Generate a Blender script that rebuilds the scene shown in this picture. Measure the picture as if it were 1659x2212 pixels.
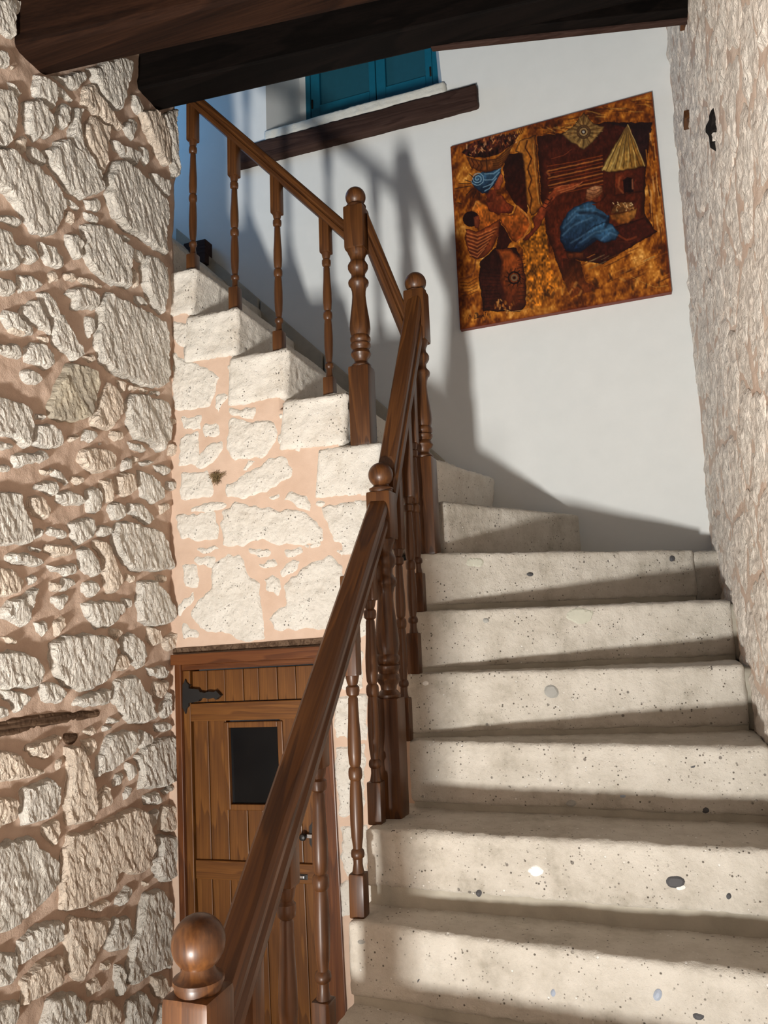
import bpy, bmesh, math, random
import numpy as np
from mathutils import Vector, Matrix, noise
from mathutils.geometry import delaunay_2d_cdt

for o in list(bpy.data.objects): bpy.data.objects.remove(o)
scene = bpy.context.scene
col = scene.collection
random.seed(7)

# ------------------------------------------------------------------ camera
W, H, F = 1659, 2212, 1661.0
YAW, PITCH, ROLL = map(math.radians, (18.91, 8.45, -2.19))
CAM = np.array([0.0, 0.0, 1.555])
fw = np.array([-math.sin(YAW)*math.cos(PITCH), math.cos(YAW)*math.cos(PITCH), math.sin(PITCH)])
rt0 = np.array([math.cos(YAW), math.sin(YAW), 0.0]); up0 = np.cross(rt0, fw)
rt = rt0*math.cos(ROLL)+up0*math.sin(ROLL); up = -rt0*math.sin(ROLL)+up0*math.cos(ROLL)
cd = bpy.data.cameras.new('camera'); cam = bpy.data.objects.new('camera', cd); col.objects.link(cam)
cd.sensor_fit = 'VERTICAL'; cd.sensor_height = 36.0; cd.lens = 36.0*F/H; cd.clip_start = 0.02
M = Matrix.Identity(4)
for i in range(3):
    M[i][0] = rt[i]; M[i][1] = up[i]; M[i][2] = -fw[i]; M[i][3] = CAM[i]
cam.matrix_world = M
scene.camera = cam

def ray(x, y): return fw+(x-W/2)/F*rt-(y-H/2)/F*up
def onY(x, y, Y): r = ray(x, y); return CAM+r*(Y-CAM[1])/r[1]
def onX(x, y, X): r = ray(x, y); return CAM+r*(X-CAM[0])/r[0]
def onZ(x, y, Z): r = ray(x, y); return CAM+r*(Z-CAM[2])/r[2]

# ------------------------------------------------------------------ light, world, exposure
wd = bpy.data.worlds.new('world'); scene.world = wd; wd.use_nodes = True
bg = wd.node_tree.nodes['Background']
bg.inputs[0].default_value = (0.86, 0.93, 1.0, 1); bg.inputs[1].default_value = 0.17

def area(name, loc, target, sx, sy, power, color):
    l = bpy.data.lights.new(name, 'AREA'); l.shape = 'RECTANGLE'; l.size = sx; l.size_y = sy
    l.energy = power; l.color = color
    o = bpy.data.objects.new(name, l); col.objects.link(o); o.location = loc
    d = Vector(target)-Vector(loc)
    o.rotation_euler = d.to_track_quat('-Z', 'Y').to_euler()
    return o
# the bright sun patch on the floor of the lower room, throwing light up the stairs
area('sun_patch_light', (-0.66, -1.15, 0.05), (-0.66, -0.98, 1.0), 0.22, 0.70, 360, (1.0, 0.965, 0.905))
# the cool daylight of the upper floor window at the head of the stairs
area('upper_daylight', (-3.0, 2.9, 4.6), (-1.5, 3.3, 3.0), 0.8, 0.8, 8, (0.14, 0.50, 1.0))

scene.view_settings.view_transform = 'Standard'
scene.view_settings.look = 'None'
scene.view_settings.exposure = 0.0
scene.view_settings.gamma = 1.0
scene.view_settings.use_curve_mapping = False

# ------------------------------------------------------------------ material helpers
def srgb(r, g, b):
    f = lambda c: (c/255/12.92) if c/255 <= 0.04045 else ((c/255+0.055)/1.055)**2.4
    return (f(r), f(g), f(b), 1)

class Mat:
    def __init__(s, name, rough=0.8, spec=0.5):
        s.m = bpy.data.materials.new(name); s.m.use_nodes = True
        s.nt = s.m.node_tree; s.b = s.nt.nodes['Principled BSDF']
        s.b.inputs['Roughness'].default_value = rough
        s.b.inputs['Specular IOR Level'].default_value = spec
        s.co = None
    def n(s, t, **kw):
        nd = s.nt.nodes.new(t)
        for k, v in kw.items():
            if isinstance(k, str) and hasattr(nd, k): setattr(nd, k, v)
        return nd
    def link(s, a, b): s.nt.links.new(a, b)
    def coord(s, scale=(1, 1, 1), kind='Object'):
        if s.co is None: s.co = s.n('ShaderNodeTexCoord')
        mp = s.n('ShaderNodeMapping'); mp.inputs['Scale'].default_value = scale
        s.link(s.co.outputs[kind], mp.inputs['Vector']); return mp.outputs[0]
    def noise(s, scale, detail=4, rough=0.55, vec=None, dist=0.0):
        nd = s.n('ShaderNodeTexNoise'); nd.inputs['Scale'].default_value = scale
        nd.inputs['Detail'].default_value = detail; nd.inputs['Roughness'].default_value = rough
        nd.inputs['Distortion'].default_value = dist
        s.link(vec if vec is not None else s.coord(), nd.inputs['Vector']); return nd.outputs['Fac']
    def voronoi(s, scale, vec=None, feature='F1', out='Distance', rnd=1.0):
        nd = s.n('ShaderNodeTexVoronoi'); nd.feature = feature; nd.inputs['Scale'].default_value = scale
        nd.inputs['Randomness'].default_value = rnd
        s.link(vec if vec is not None else s.coord(), nd.inputs['Vector']); return nd.outputs[out]
    def ramp(s, fac, stops, interp='LINEAR'):
        nd = s.n('ShaderNodeValToRGB'); cr = nd.color_ramp; cr.interpolation = interp
        while len(cr.elements) > len(stops): cr.elements.remove(cr.elements[-1])
        while len(cr.elements) < len(stops): cr.elements.new(0.5)
        for e, (p, c) in zip(cr.elements, stops):
            e.position = p; e.color = c if not isinstance(c, (int, float)) else (c, c, c, 1)
        s.link(fac, nd.inputs[0]); return nd.outputs[0]
    def mix(s, fac, a, b, mode='MIX'):
        nd = s.n('ShaderNodeMix'); nd.data_type = 'RGBA'; nd.blend_type = mode
        for v, i in ((fac, 0), (a, 6), (b, 7)):
            if hasattr(v, 'is_output') or hasattr(v, 'links'): s.link(v, nd.inputs[i])
            else: nd.inputs[i].default_value = v
        return nd.outputs[2]
    def math(s, op, a, b=None):
        nd = s.n('ShaderNodeMath'); nd.operation = op
        for v, i in ((a, 0), (b, 1)):
            if v is None: continue
            if hasattr(v, 'links'): s.link(v, nd.inputs[i])
            else: nd.inputs[i].default_value = v
        return nd.outputs[0]
    def color(s, c):
        if hasattr(c, 'links'): s.link(c, s.b.inputs['Base Color'])
        else: s.b.inputs['Base Color'].default_value = c
    def bump(s, h, strength=0.5, dist=0.01):
        nd = s.n('ShaderNodeBump'); nd.inputs['Strength'].default_value = strength
        nd.inputs['Distance'].default_value = dist
        s.link(h, nd.inputs['Height']); s.link(nd.outputs[0], s.b.inputs['Normal'])

def plain(name, c, rough=0.7, spec=0.4, metal=0.0):
    m = Mat(name, rough, spec); n = m.noise(30, 3)
    m.color(m.mix(n, tuple(x*0.85 for x in c[:3])+(1,), tuple(min(1, x*1.12) for x in c[:3])+(1,)))
    m.b.inputs['Metallic'].default_value = metal
    m.bump(n, 0.15, 0.002)
    return m.m

def mat_stone(name, light, mid, dark, speck=0.35, bump=0.6, scale=1.0, grains=False, chisel=0.0):
    m = Mat(name, 0.93, 0.15)
    v = m.coord()
    base = m.ramp(m.noise(7*scale, 6, 0.65, v), [(0.30, dark), (0.45, mid), (0.62, light)])
    fine = m.noise(60*scale, 5, 0.7, v)
    base = m.mix(m.ramp(fine, [(0.35, 0.0), (0.7, 0.35)]), base, (light[0]*1.1, light[1]*1.1, light[2]*1.1, 1))
    # small dark pores and grains
    sp = m.ramp(m.voronoi(70*scale, v), [(0.0, 1.0), (0.13, 1.0), (0.2, 0.0)])
    keep = m.ramp(m.noise(19*scale, 2, 0.5, v), [(0.54, 0.0), (0.60, 1.0)])
    spk = m.math('MULTIPLY', m.math('MULTIPLY', sp, keep), speck)
    base = m.mix(spk, base, (0.10, 0.085, 0.07, 1))
    h = m.math('ADD', m.math('MULTIPLY', m.noise(26*scale, 8, 0.72, v), 1.0), m.math('MULTIPLY', fine, 0.35))
    if grains:
        for sc_, th, a0, c_ in ((34, .17, .62, (0.16, 0.145, 0.13, 1)), (110, .20, .56, (0.22, 0.195, 0.165, 1)), (48, .16, .60, (0.86, 0.84, 0.80, 1))):
            g = m.ramp(m.voronoi(sc_, v), [(0.0, 1.0), (th*.75, 1.0), (th, 0.0)])
            kp = m.ramp(m.noise(sc_*.45, 2, 0.5, m.coord((1, 1.1+sc_*.01, .9))), [(a0-.03, 0.0), (a0+.02, 1.0)])
            f_ = m.math('MULTIPLY', m.math('MULTIPLY', g, kp), .85)
            base = m.mix(f_, base, c_)
            h = m.math('SUBTRACT', h, m.math('MULTIPLY', f_, 0.25))
    m.color(base)
    h = m.math('SUBTRACT', h, m.math('MULTIPLY', spk, 0.5))
    if chisel:
        mp = m.n('ShaderNodeMapping'); mp.inputs['Rotation'].default_value = (0.55, 0, 0); mp.inputs['Scale'].default_value = (1, 1.0, 0.32)
        m.link(m.co.outputs['Object'], mp.inputs['Vector'])
        rg = m.math('ABSOLUTE', m.math('SUBTRACT', m.noise(34, 5, 0.6, mp.outputs[0], 0.8), 0.5))
        h = m.math('ADD', h, m.math('MULTIPLY', rg, chisel))
    m.bump(h, bump, 0.012)
    return m.m

def mat_wood(name, dark, mid, light, axis='Z', rough=0.42, ring=6.0, coat=0.12, bump=0.12):
    m = Mat(name, rough, 0.35 if coat > .05 else 0.1)
    sc = {'X': (0.12, 1, 1), 'Y': (1, 0.12, 1), 'Z': (1, 1, 0.12)}[axis]
    v = m.coord(sc)
    big = m.noise(ring, 3, 0.5, v, 0.6)
    rings = m.math('FRACT', m.math('MULTIPLY', big, 9.0))
    rings = m.ramp(rings, [(0.0, 0.15), (0.55, 0.7), (0.9, 1.0), (1.0, 0.2)])
    fib = m.noise(150, 4, 0.6, m.coord({'X': (0.03, 1, 1), 'Y': (1, 0.03, 1), 'Z': (1, 1, 0.03)}[axis]))
    f = m.math('ADD', m.math('MULTIPLY', rings, 0.32), m.math('MULTIPLY', fib, 0.7))
    m.color(m.ramp(f, [(0.22, dark), (0.5, mid), (0.85, light)]))
    m.b.inputs['Coat Weight'].default_value = coat; m.b.inputs['Coat Roughness'].default_value = 0.25
    m.bump(f, bump, 0.002)
    return m.m

MS_STEP = mat_stone('hewn_step_stone', (0.62, 0.585, 0.525, 1), (0.52, 0.485, 0.425, 1), (0.36, 0.33, 0.275, 1), 0.9, 0.75, grains=True)
MS_LEFT = mat_stone('rough_wall_stone', (0.84, 0.80, 0.73, 1), (0.69, 0.65, 0.58, 1), (0.46, 0.425, 0.375, 1), 0.35, 1.0, chisel=4.0)
MS_LEFT2 = mat_stone('pink_wall_stone', (0.86, 0.75, 0.63, 1), (0.78, 0.66, 0.54, 1), (0.60, 0.49, 0.40, 1), 0.35, 1.0, chisel=4.0)
MS_GREY = mat_stone('lichened_wall_stone', (0.62, 0.56, 0.44, 1), (0.36, 0.32, 0.26, 1), (0.14, 0.12, 0.10, 1), 0.6, 1.0)
MS_DOORW = mat_stone('pale_dressed_stone', (0.80, 0.765, 0.70, 1), (0.72, 0.68, 0.61, 1), (0.58, 0.52, 0.44, 1), 0.85, 0.8, grains=True)
MS_RIGHT = mat_stone('weathered_wall_stone', (0.88, 0.82, 0.74, 1), (0.76, 0.68, 0.60, 1), (0.54, 0.47, 0.40, 1), 0.45, 1.0, 0.9, chisel=1.5)

def mat_mortar(name, a, b, bump=0.35):
    m = Mat(name, 0.95, 0.1); v = m.coord()
    m.color(m.ramp(m.noise(9, 5, 0.6, v), [(0.3, a), (0.7, b)]))
    m.bump(m.math('ADD', m.noise(40, 6, 0.65, v), m.math('MULTIPLY', m.noise(260, 2, 0.6, v), 0.3)), bump, 0.006)
    return m.m
MM_LEFT = mat_mortar('pink_mortar', (0.47, 0.345, 0.27, 1), (0.60, 0.46, 0.37, 1), 0.6)
MM_DOOR = mat_mortar('smooth_pink_mortar', (0.58, 0.42, 0.32, 1), (0.66, 0.50, 0.395, 1), 0.25)
MM_RIGHT = mat_mortar('pale_pink_mortar', (0.66, 0.50, 0.40, 1), (0.76, 0.64, 0.54, 1), 0.6)
MM_GREY = mat_mortar('grey_cement', (0.33, 0.31, 0.26, 1), (0.45, 0.42, 0.355, 1), 0.25)
MM_WHITE = mat_mortar('white_plaster', (0.73, 0.755, 0.75, 1), (0.76, 0.785, 0.78, 1), 0.05)
MM_SOFFIT = mat_mortar('off_white_plaster', (0.62, 0.61, 0.59, 1), (0.68, 0.67, 0.65, 1), 0.08)
MM_SILL = mat_mortar('whitewashed_stone', (0.60, 0.60, 0.55, 1), (0.74, 0.74, 0.68, 1), 0.6)

WD, WM, WL = (0.030, 0.011, 0.0045, 1), (0.066, 0.0245, 0.0075, 1), (0.130, 0.050, 0.013, 1)
MW = {a: mat_wood('varnished_brown_wood_'+a.lower(), WD, WM, WL, a) for a in 'XYZ'}
MW_DOOR = mat_wood('honey_door_wood', (0.062, 0.021, 0.005, 1), (0.125, 0.046, 0.009, 1), (0.20, 0.080, 0.016, 1), 'Z', 0.45)
MW_DOORX = mat_wood('honey_door_wood_cross', (0.062, 0.021, 0.005, 1), (0.125, 0.046, 0.009, 1), (0.20, 0.080, 0.016, 1), 'X', 0.45)
MW_FRAME = mat_wood('door_frame_wood', (0.045, 0.014, 0.005, 1), (0.105, 0.033, 0.010, 1), (0.17, 0.06, 0.018, 1), 'Z', 0.4)
MW_FRAMEX = mat_wood('door_frame_wood_cross', (0.045, 0.014, 0.005, 1), (0.105, 0.033, 0.010, 1), (0.17, 0.06, 0.018, 1), 'X', 0.4)
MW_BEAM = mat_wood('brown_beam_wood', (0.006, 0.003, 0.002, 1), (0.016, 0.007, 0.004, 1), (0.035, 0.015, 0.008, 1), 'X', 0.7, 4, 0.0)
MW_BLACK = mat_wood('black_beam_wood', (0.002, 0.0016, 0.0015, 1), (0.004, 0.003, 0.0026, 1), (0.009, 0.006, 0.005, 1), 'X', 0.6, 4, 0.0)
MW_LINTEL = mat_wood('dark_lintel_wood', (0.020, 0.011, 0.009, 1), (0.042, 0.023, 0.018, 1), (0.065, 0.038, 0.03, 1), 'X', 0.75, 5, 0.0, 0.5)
MW_OLD = mat_wood('old_embedded_wood', (0.025, 0.014, 0.008, 1), (0.09, 0.055, 0.035, 1), (0.2, 0.135, 0.09, 1), 'Y', 0.9, 9, 0.0, 0.9)
M_BLUE = plain('teal_paint', (0.005, 0.115, 0.185, 1), 0.4)
M_BLUE2 = plain('teal_paint_panel', (0.012, 0.085, 0.125, 1), 0.45)
M_IRON = plain('black_iron', (0.012, 0.011, 0.011, 1), 0.45, 0.5)
M_STEEL = plain('bare_steel', (0.55, 0.55, 0.55, 1), 0.3, 0.5, 0.9)
M_GLASS = plain('dark_window_glass', (0.004, 0.0045, 0.0055, 1), 0.2, 0.3)
M_STRAW = plain('dry_straw', (0.16, 0.11, 0.05, 1), 0.9)
M_DARK = plain('dark_cavity', (0.015, 0.013, 0.012, 1), 0.9, 0.1)
MP = {'grey': plain('grey_pebble', (0.33, 0.33, 0.31, 1)), 'white': plain('white_pebble', (0.86, 0.85, 0.82, 1)),
      'dark': plain('dark_pebble', (0.07, 0.07, 0.075, 1)), 'blue': plain('bluish_pebble', (0.34, 0.39, 0.48, 1)),
      'pale': plain('pale_cement_patch', (0.52, 0.52, 0.44, 1))}

# ------------------------------------------------------------------ object helpers
def tag(o, label=None, cat=None, group=None, kind=None):
    if label: o['label'] = label
    if cat: o['category'] = cat
    if group: o['group'] = group
    if kind: o['kind'] = kind
    return o
def empty(name, loc):
    o = bpy.data.objects.new(name, None); o.empty_display_size = 0.1; o.location = loc
    col.objects.link(o); return o
def wloc(o):
    v = Vector((0, 0, 0))
    while o: v = v+Vector(o.location); o = o.parent
    return v
def obj(name, verts, faces, mat, parent=None, origin=None, smooth=False):
    """one mesh object from world-space vertices"""
    V = np.array(verts, float)
    if origin is None: origin = V.mean(0)
    origin = Vector(origin)
    me = bpy.data.meshes.new(name)
    me.from_pydata((V-np.array(origin)).tolist(), [], [tuple(map(int, f)) for f in faces])
    me.materials.append(mat)
    if smooth: me.polygons.foreach_set('use_smooth', [True]*len(me.polygons))
    me.update()
    o = bpy.data.objects.new(name, me); col.objects.link(o)
    if parent is not None:
        o.parent = parent; o.location = origin-wloc(parent)
    else: o.location = origin
    return o
def recalc(o):
    bm = bmesh.new(); bm.from_mesh(o.data); bmesh.ops.recalc_face_normals(bm, faces=bm.faces[:]); bm.to_mesh(o.data); bm.free()
    return o
class MB:
    """collects shapes of ONE part"""
    def __init__(s): s.v = []; s.f = []
    def add(s, V, Fs):
        b = len(s.v); s.v += [tuple(map(float, p)) for p in V]; s.f += [tuple(i+b for i in f) for f in Fs]
    def box(s, a, b, ch=0.0):
        (x0, y0, z0), (x1, y1, z1) = a, b
        s.hexa([(x0, y0, z0), (x1, y0, z0), (x1, y1, z0), (x0, y1, z0), (x0, y0, z1), (x1, y0, z1), (x1, y1, z1), (x0, y1, z1)], ch)
    def hexa(s, P, ch=0.0):
        Fs = [(0, 3, 2, 1), (4, 5, 6, 7), (0, 1, 5, 4), (1, 2, 6, 5), (2, 3, 7, 6), (3, 0, 4, 7)]
        if ch <= 0: s.add(P, Fs); return
        bm = bmesh.new(); vs = [bm.verts.new(p) for p in P]
        for f in Fs: bm.faces.new([vs[i] for i in f])
        bmesh.ops.bevel(bm, geom=bm.edges[:], offset=ch, segments=2, affect='EDGES', profile=0.6)
        bm.verts.index_update()
        s.add([v.co for v in bm.verts], [tuple(v.index for v in f.verts) for f in bm.faces]); bm.free()
    def lathe(s, c, prof, seg=24):
        """prof: list of (z, r) bottom to top"""
        V = []; Fs = []; n = len(prof)
        for z, r in prof:
            for k in range(seg):
                a = 2*math.pi*k/seg; V.append((c[0]+r*math.cos(a), c[1]+r*math.sin(a), z))
        for i in range(n-1):
            for k in range(seg):
                k2 = (k+1) % seg; Fs.append((i*seg+k, i*seg+k2, (i+1)*seg+k2, (i+1)*seg+k))
        Fs.append(tuple(range(seg))[::-1]); Fs.append(tuple((n-1)*seg+k for k in range(seg)))
        s.add(V, Fs)
    def prism(s, poly, fn0, fn1):
        n = len(poly); V = [fn0(*p) for p in poly]+[fn1(*p) for p in poly]
        Fs = [tuple(range(n)), tuple(range(2*n-1, n-1, -1))]+[(i, (i+1) % n, n+(i+1) % n, n+i) for i in range(n)]
        s.add(V, Fs)
    def build(s, name, mat, parent=None, origin=None, smooth=False):
        o = obj(name, s.v, s.f, mat, parent, origin); recalc(o)
        if smooth:
            me = o.data; me.polygons.foreach_set('use_smooth', [True]*len(me.polygons))
            if hasattr(me, 'set_sharp_from_angle'): me.set_sharp_from_angle(angle=math.radians(38))
        return o

def nz(p, s=1.0, seed=0.0): return noise.noise(Vector((p[0]*s+seed, p[1]*s-seed*0.7, p[2]*s+seed*1.3)))
def fbm(u, v, s, seed=0.0, octs=4):
    r = 0; a = 1; t = 0
    for k in range(octs):
        r += a*noise.noise(Vector((u*s, v*s, seed+k*7.3))); t += a; a *= 0.55; s *= 2.1
    return r/t

# ---- a raised, rough-faced stone from an outline on a wall plane
def stone(poly, frame, mat, parent, Hh=0.015, rough=0.006, sp=0.010, seed=0.0, edge=0.014, sink=0.012, wob=0.004,
          aniso=(1, 1), dir_=None, name='stone', facet=0.0, ridge=False, grow=0.0):
    O, EU, EV, EN = frame
    P = np.array(poly, float)
    a = 0.5*np.sum(P[:, 0]*np.roll(P[:, 1], -1)-np.roll(P[:, 0], -1)*P[:, 1])
    if a < 0: P = P[::-1]
    if grow: P = P.mean(0)+(P-P.mean(0))*(1+grow)
    # resample and roughen the outline
    B = []
    n = len(P)
    for i in range(n):
        p, q = P[i], P[(i+1) % n]; L = np.linalg.norm(q-p); k = max(1, int(L/(sp*1.1)))
        d = (q-p)/max(L, 1e-6); nr = np.array([d[1], -d[0]])
        for j in range(k):
            t = j/k; w = p+(q-p)*t
            B.append(w+nr*wob*1.8*fbm(w[0], w[1], 26, seed, 3)+nr*wob*1.3*fbm(w[0], w[1], 75, seed+9, 2)+nr*random.uniform(-wob, wob)*0.4)
    B = np.array(B)
    # corner rounding
    for _ in range(1): B = 0.5*B+0.25*(np.roll(B, 1, 0)+np.roll(B, -1, 0))
    x0, y0 = B.min(0); x1, y1 = B.max(0)
    gx = np.arange(x0, x1, sp); gy = np.arange(y0, y1, sp)
    G = np.array([(x+(sp/2 if j % 2 else 0), y) for j, y in enumerate(gy) for x in gx])
    if len(G): G = G+np.random.RandomState(int(seed*10) % 9999).uniform(-sp*.22, sp*.22, G.shape)
    A = B; C = np.roll(B, -1, 0)
    def dist(Q):
        if len(Q) == 0: return np.zeros(0), np.zeros(0, bool)
        d = C-A; L2 = (d**2).sum(1)+1e-12
        t = np.clip(((Q[:, None]-A)*d).sum(2)/L2, 0, 1)
        D = np.sqrt((((A+t[..., None]*d)-Q[:, None])**2).sum(2)).min(1)
        c = (A[:, 1] > Q[:, None, 1]) != (C[:, 1] > Q[:, None, 1])
        xi = A[:, 0]+(Q[:, None, 1]-A[:, 1])*d[:, 0]/np.where(abs(d[:, 1]) < 1e-9, 1e-9, d[:, 1])
        ins = (c & (Q[:, None, 0] < xi)).sum(1) % 2 == 1
        return D, ins
    D, ins = dist(G)
    G = G[ins & (D > sp*.5)] if len(G) else np.zeros((0, 2)); D = D[ins & (D > sp*.5)] if len(D) else D
    nb = len(B)
    pts = [Vector(p) for p in B]+[Vector(p) for p in G]
    vs, es, fs, *_ = delaunay_2d_cdt(pts, [(i, (i+1) % nb) for i in range(nb)], [list(range(nb))], 1, 1e-6)
    Q = np.array([tuple(v) for v in vs])
    D, _i = dist(Q)
    O = np.array(O); EU = np.array(EU); EV = np.array(EV); EN = np.array(EN)
    tu, tv = random.uniform(-1, 1), random.uniform(-1, 1); c0 = Q.mean(0)
    hs = []
    for (u, v), d in zip(Q, D):
        t = min(1, d/edge); prof = math.sin(t*math.pi/2)**0.8
        if dir_:
            ca, sa = math.cos(dir_), math.sin(dir_); uu = (u*ca+v*sa); vv = (-u*sa+v*ca)
        else: uu, vv = u, v
        r = fbm(uu*aniso[0], vv*aniso[1], 14, seed, 4)
        r2 = fbm(uu*aniso[0], vv*aniso[1], 42, seed+31, 3)
        if ridge:
            rd = 1-2.2*abs(fbm(uu*aniso[0], vv*aniso[1], 20, seed+5, 4)); h_ = rough*(1.1*r+.9*rd+.5*r2)
        else: h_ = rough*(1.8*r+1.2*r2)
        h = Hh*prof+h_*min(1, d/(sp*1.2))+facet*((u-c0[0])*tu+(v-c0[1])*tv)
        hs.append(max(h, -sink*0.4))
    V = [O+EU*q[0]+EV*q[1]+EN*h for q, h in zip(Q, hs)]
    # skirt into the mortar
    cnt = {}
    for f in fs:
        m = len(f)
        for i in range(m):
            e = (f[i], f[(i+1) % m]); cnt[e] = 1
    Fs = [tuple(f) for f in fs]; low = {}
    for (a_, b_) in list(cnt):
        if (b_, a_) not in cnt:
            for k in (a_, b_):
                if k not in low:
                    low[k] = len(V); V.append(O+EU*Q[k][0]+EV*Q[k][1]-EN*sink)
            Fs.append((b_, a_, low[a_], low[b_]))
    o = obj(name, V, Fs, mat, parent)
    # orient outwards
    me = o.data
    if len(me.polygons) and me.polygons[0].normal.dot(Vector(EN)) < 0: me.flip_normals()
    return o

# ================================================================== SETTING
YB, YD, XL = 3.42, 2.50, -1.72
# ---- floor
b = MB(); b.box((-2.6, -5.0, -0.1), (2.2, 3.6, 0.0)); tag(b.build('floor', MM_GREY), kind='structure')

# ---- back wall with a splayed window recess
WX0, WX1, WZ0, WZ1 = -1.76, -0.775, 4.15, 5.15
YW = YB+0.28
wx0 = float(onY(648, 230, YW)[0]); wx1 = float(onY(948, 188, YW)[0])+0.01
b = MB()
def q(*P): b.add(P, [tuple(range(len(P)))])
ZT = 5.7; XA, XB = -3.7, 0.42
q((XA, YB, -0.05), (XB, YB, -0.05), (XB, YB, WZ0), (XA, YB, WZ0))
q((XA, YB, WZ0), (WX0, YB, WZ0), (WX0, YB, WZ1), (XA, YB, WZ1))
q((WX1, YB, WZ0), (XB, YB, WZ0), (XB, YB, WZ1), (WX1-0.05, YB, WZ1))
q((XA, YB, WZ1), (XB, YB, WZ1), (XB, YB, ZT), (XA, YB, ZT))
q((WX0, YB, WZ0), (wx0, YW, WZ0), (wx0, YW, WZ1), (WX0, YB, WZ1))
q((wx1, YW, WZ0), (WX1, YB, WZ0), (WX1-0.05, YB, WZ1), (wx1, YW, WZ1))
q((WX0, YB, WZ0), (WX1, YB, WZ0), (wx1, YW, WZ0), (wx0, YW, WZ0))
q((WX0, YB, WZ1), (wx0, YW, WZ1), (wx1, YW, WZ1), (WX1-0.05, YB, WZ1))
q((XA, YB+0.45, -0.05), (XA, YB+0.45, ZT), (XB, YB+0.45, ZT), (XB, YB+0.45, -0.05))
q((XA, YB, -0.05), (XA, YB, ZT), (XA, YB+0.45, ZT), (XA, YB+0.45, -0.05))
wall_back = tag(obj('wall_back', b.v, b.f, MM_WHITE), kind='structure')

# ---- window in the recess: teal shutters, sill
wf0 = float(onY(662, 262, YW)[0]); wfm = float(onY(813, 225, YW)[0]); wf1 = float(onY(948, 188, YW)[0])
zb = 4.36; zp = float(onY(702, 224, YW)[2]); zt = WZ1
b = MB(); b.box((wx0, YW, WZ0), (wf0, YW+0.1, WZ1)); b.box((wf1, YW, WZ0), (wx1+.02, YW+0.1, WZ1))
b.box((wf0, YW+0.02, WZ0), (wf1, YW+0.1, zb))
window = tag(b.build('window_1', MM_WHITE), kind='structure')
b = MB()
b.box((wf0, YW-0.005, zb), (wf0+0.03, YW+0.06, zt), .003); b.box((wf1-0.03, YW-0.005, zb), (wf1, YW+0.06, zt), .003)
b.box((wf0+0.03, YW-0.005, zb), (wf1-0.03, YW+0.06, zb+0.05), .003); b.box((wf0+.03, YW-0.005, zt-0.04), (wf1-.03, YW+0.06, zt), .003)
b.build('window_frame', M_BLUE, window)
for xa, xb in ((wf0+0.032, wfm), (wfm+0.004, wf1-0.032)):
    s = MB(); z0, z1 = zb+0.052, zt-0.042; w = 0.055
    s.box((xa, YW-0.002, z0), (xa+w, YW+0.04, z1), .004); s.box((xb-w*.7, YW-0.002, z0), (xb, YW+0.04, z1), .004)
    s.box((xa+w, YW-0.002, z0), (xb-w*.7, YW+0.04, zp), .004); s.box((xa+w, YW-0.002, z1-0.06), (xb-w*.7, YW+0.04, z1), .004)
    sh = s.build('shutter', M_BLUE, window)
    s = MB(); s.box((xa+w, YW+0.022, zp), (xb-w*.7, YW+0.032, z1-0.06), .002); s.build('panel', M_BLUE2, sh)
    for zz in (z0+0.09, z1-0.12):
        s = MB(); s.box((xa+0.004 if xa < wfm-.01 and xa < -1.2 else xb-0.014, YW-0.008, zz), (xa+0.014 if xa < wfm-.01 and xa < -1.2 else xb-0.004, YW, zz+0.055), .001)
        s.build('hinge', M_DARK, sh)
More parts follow.
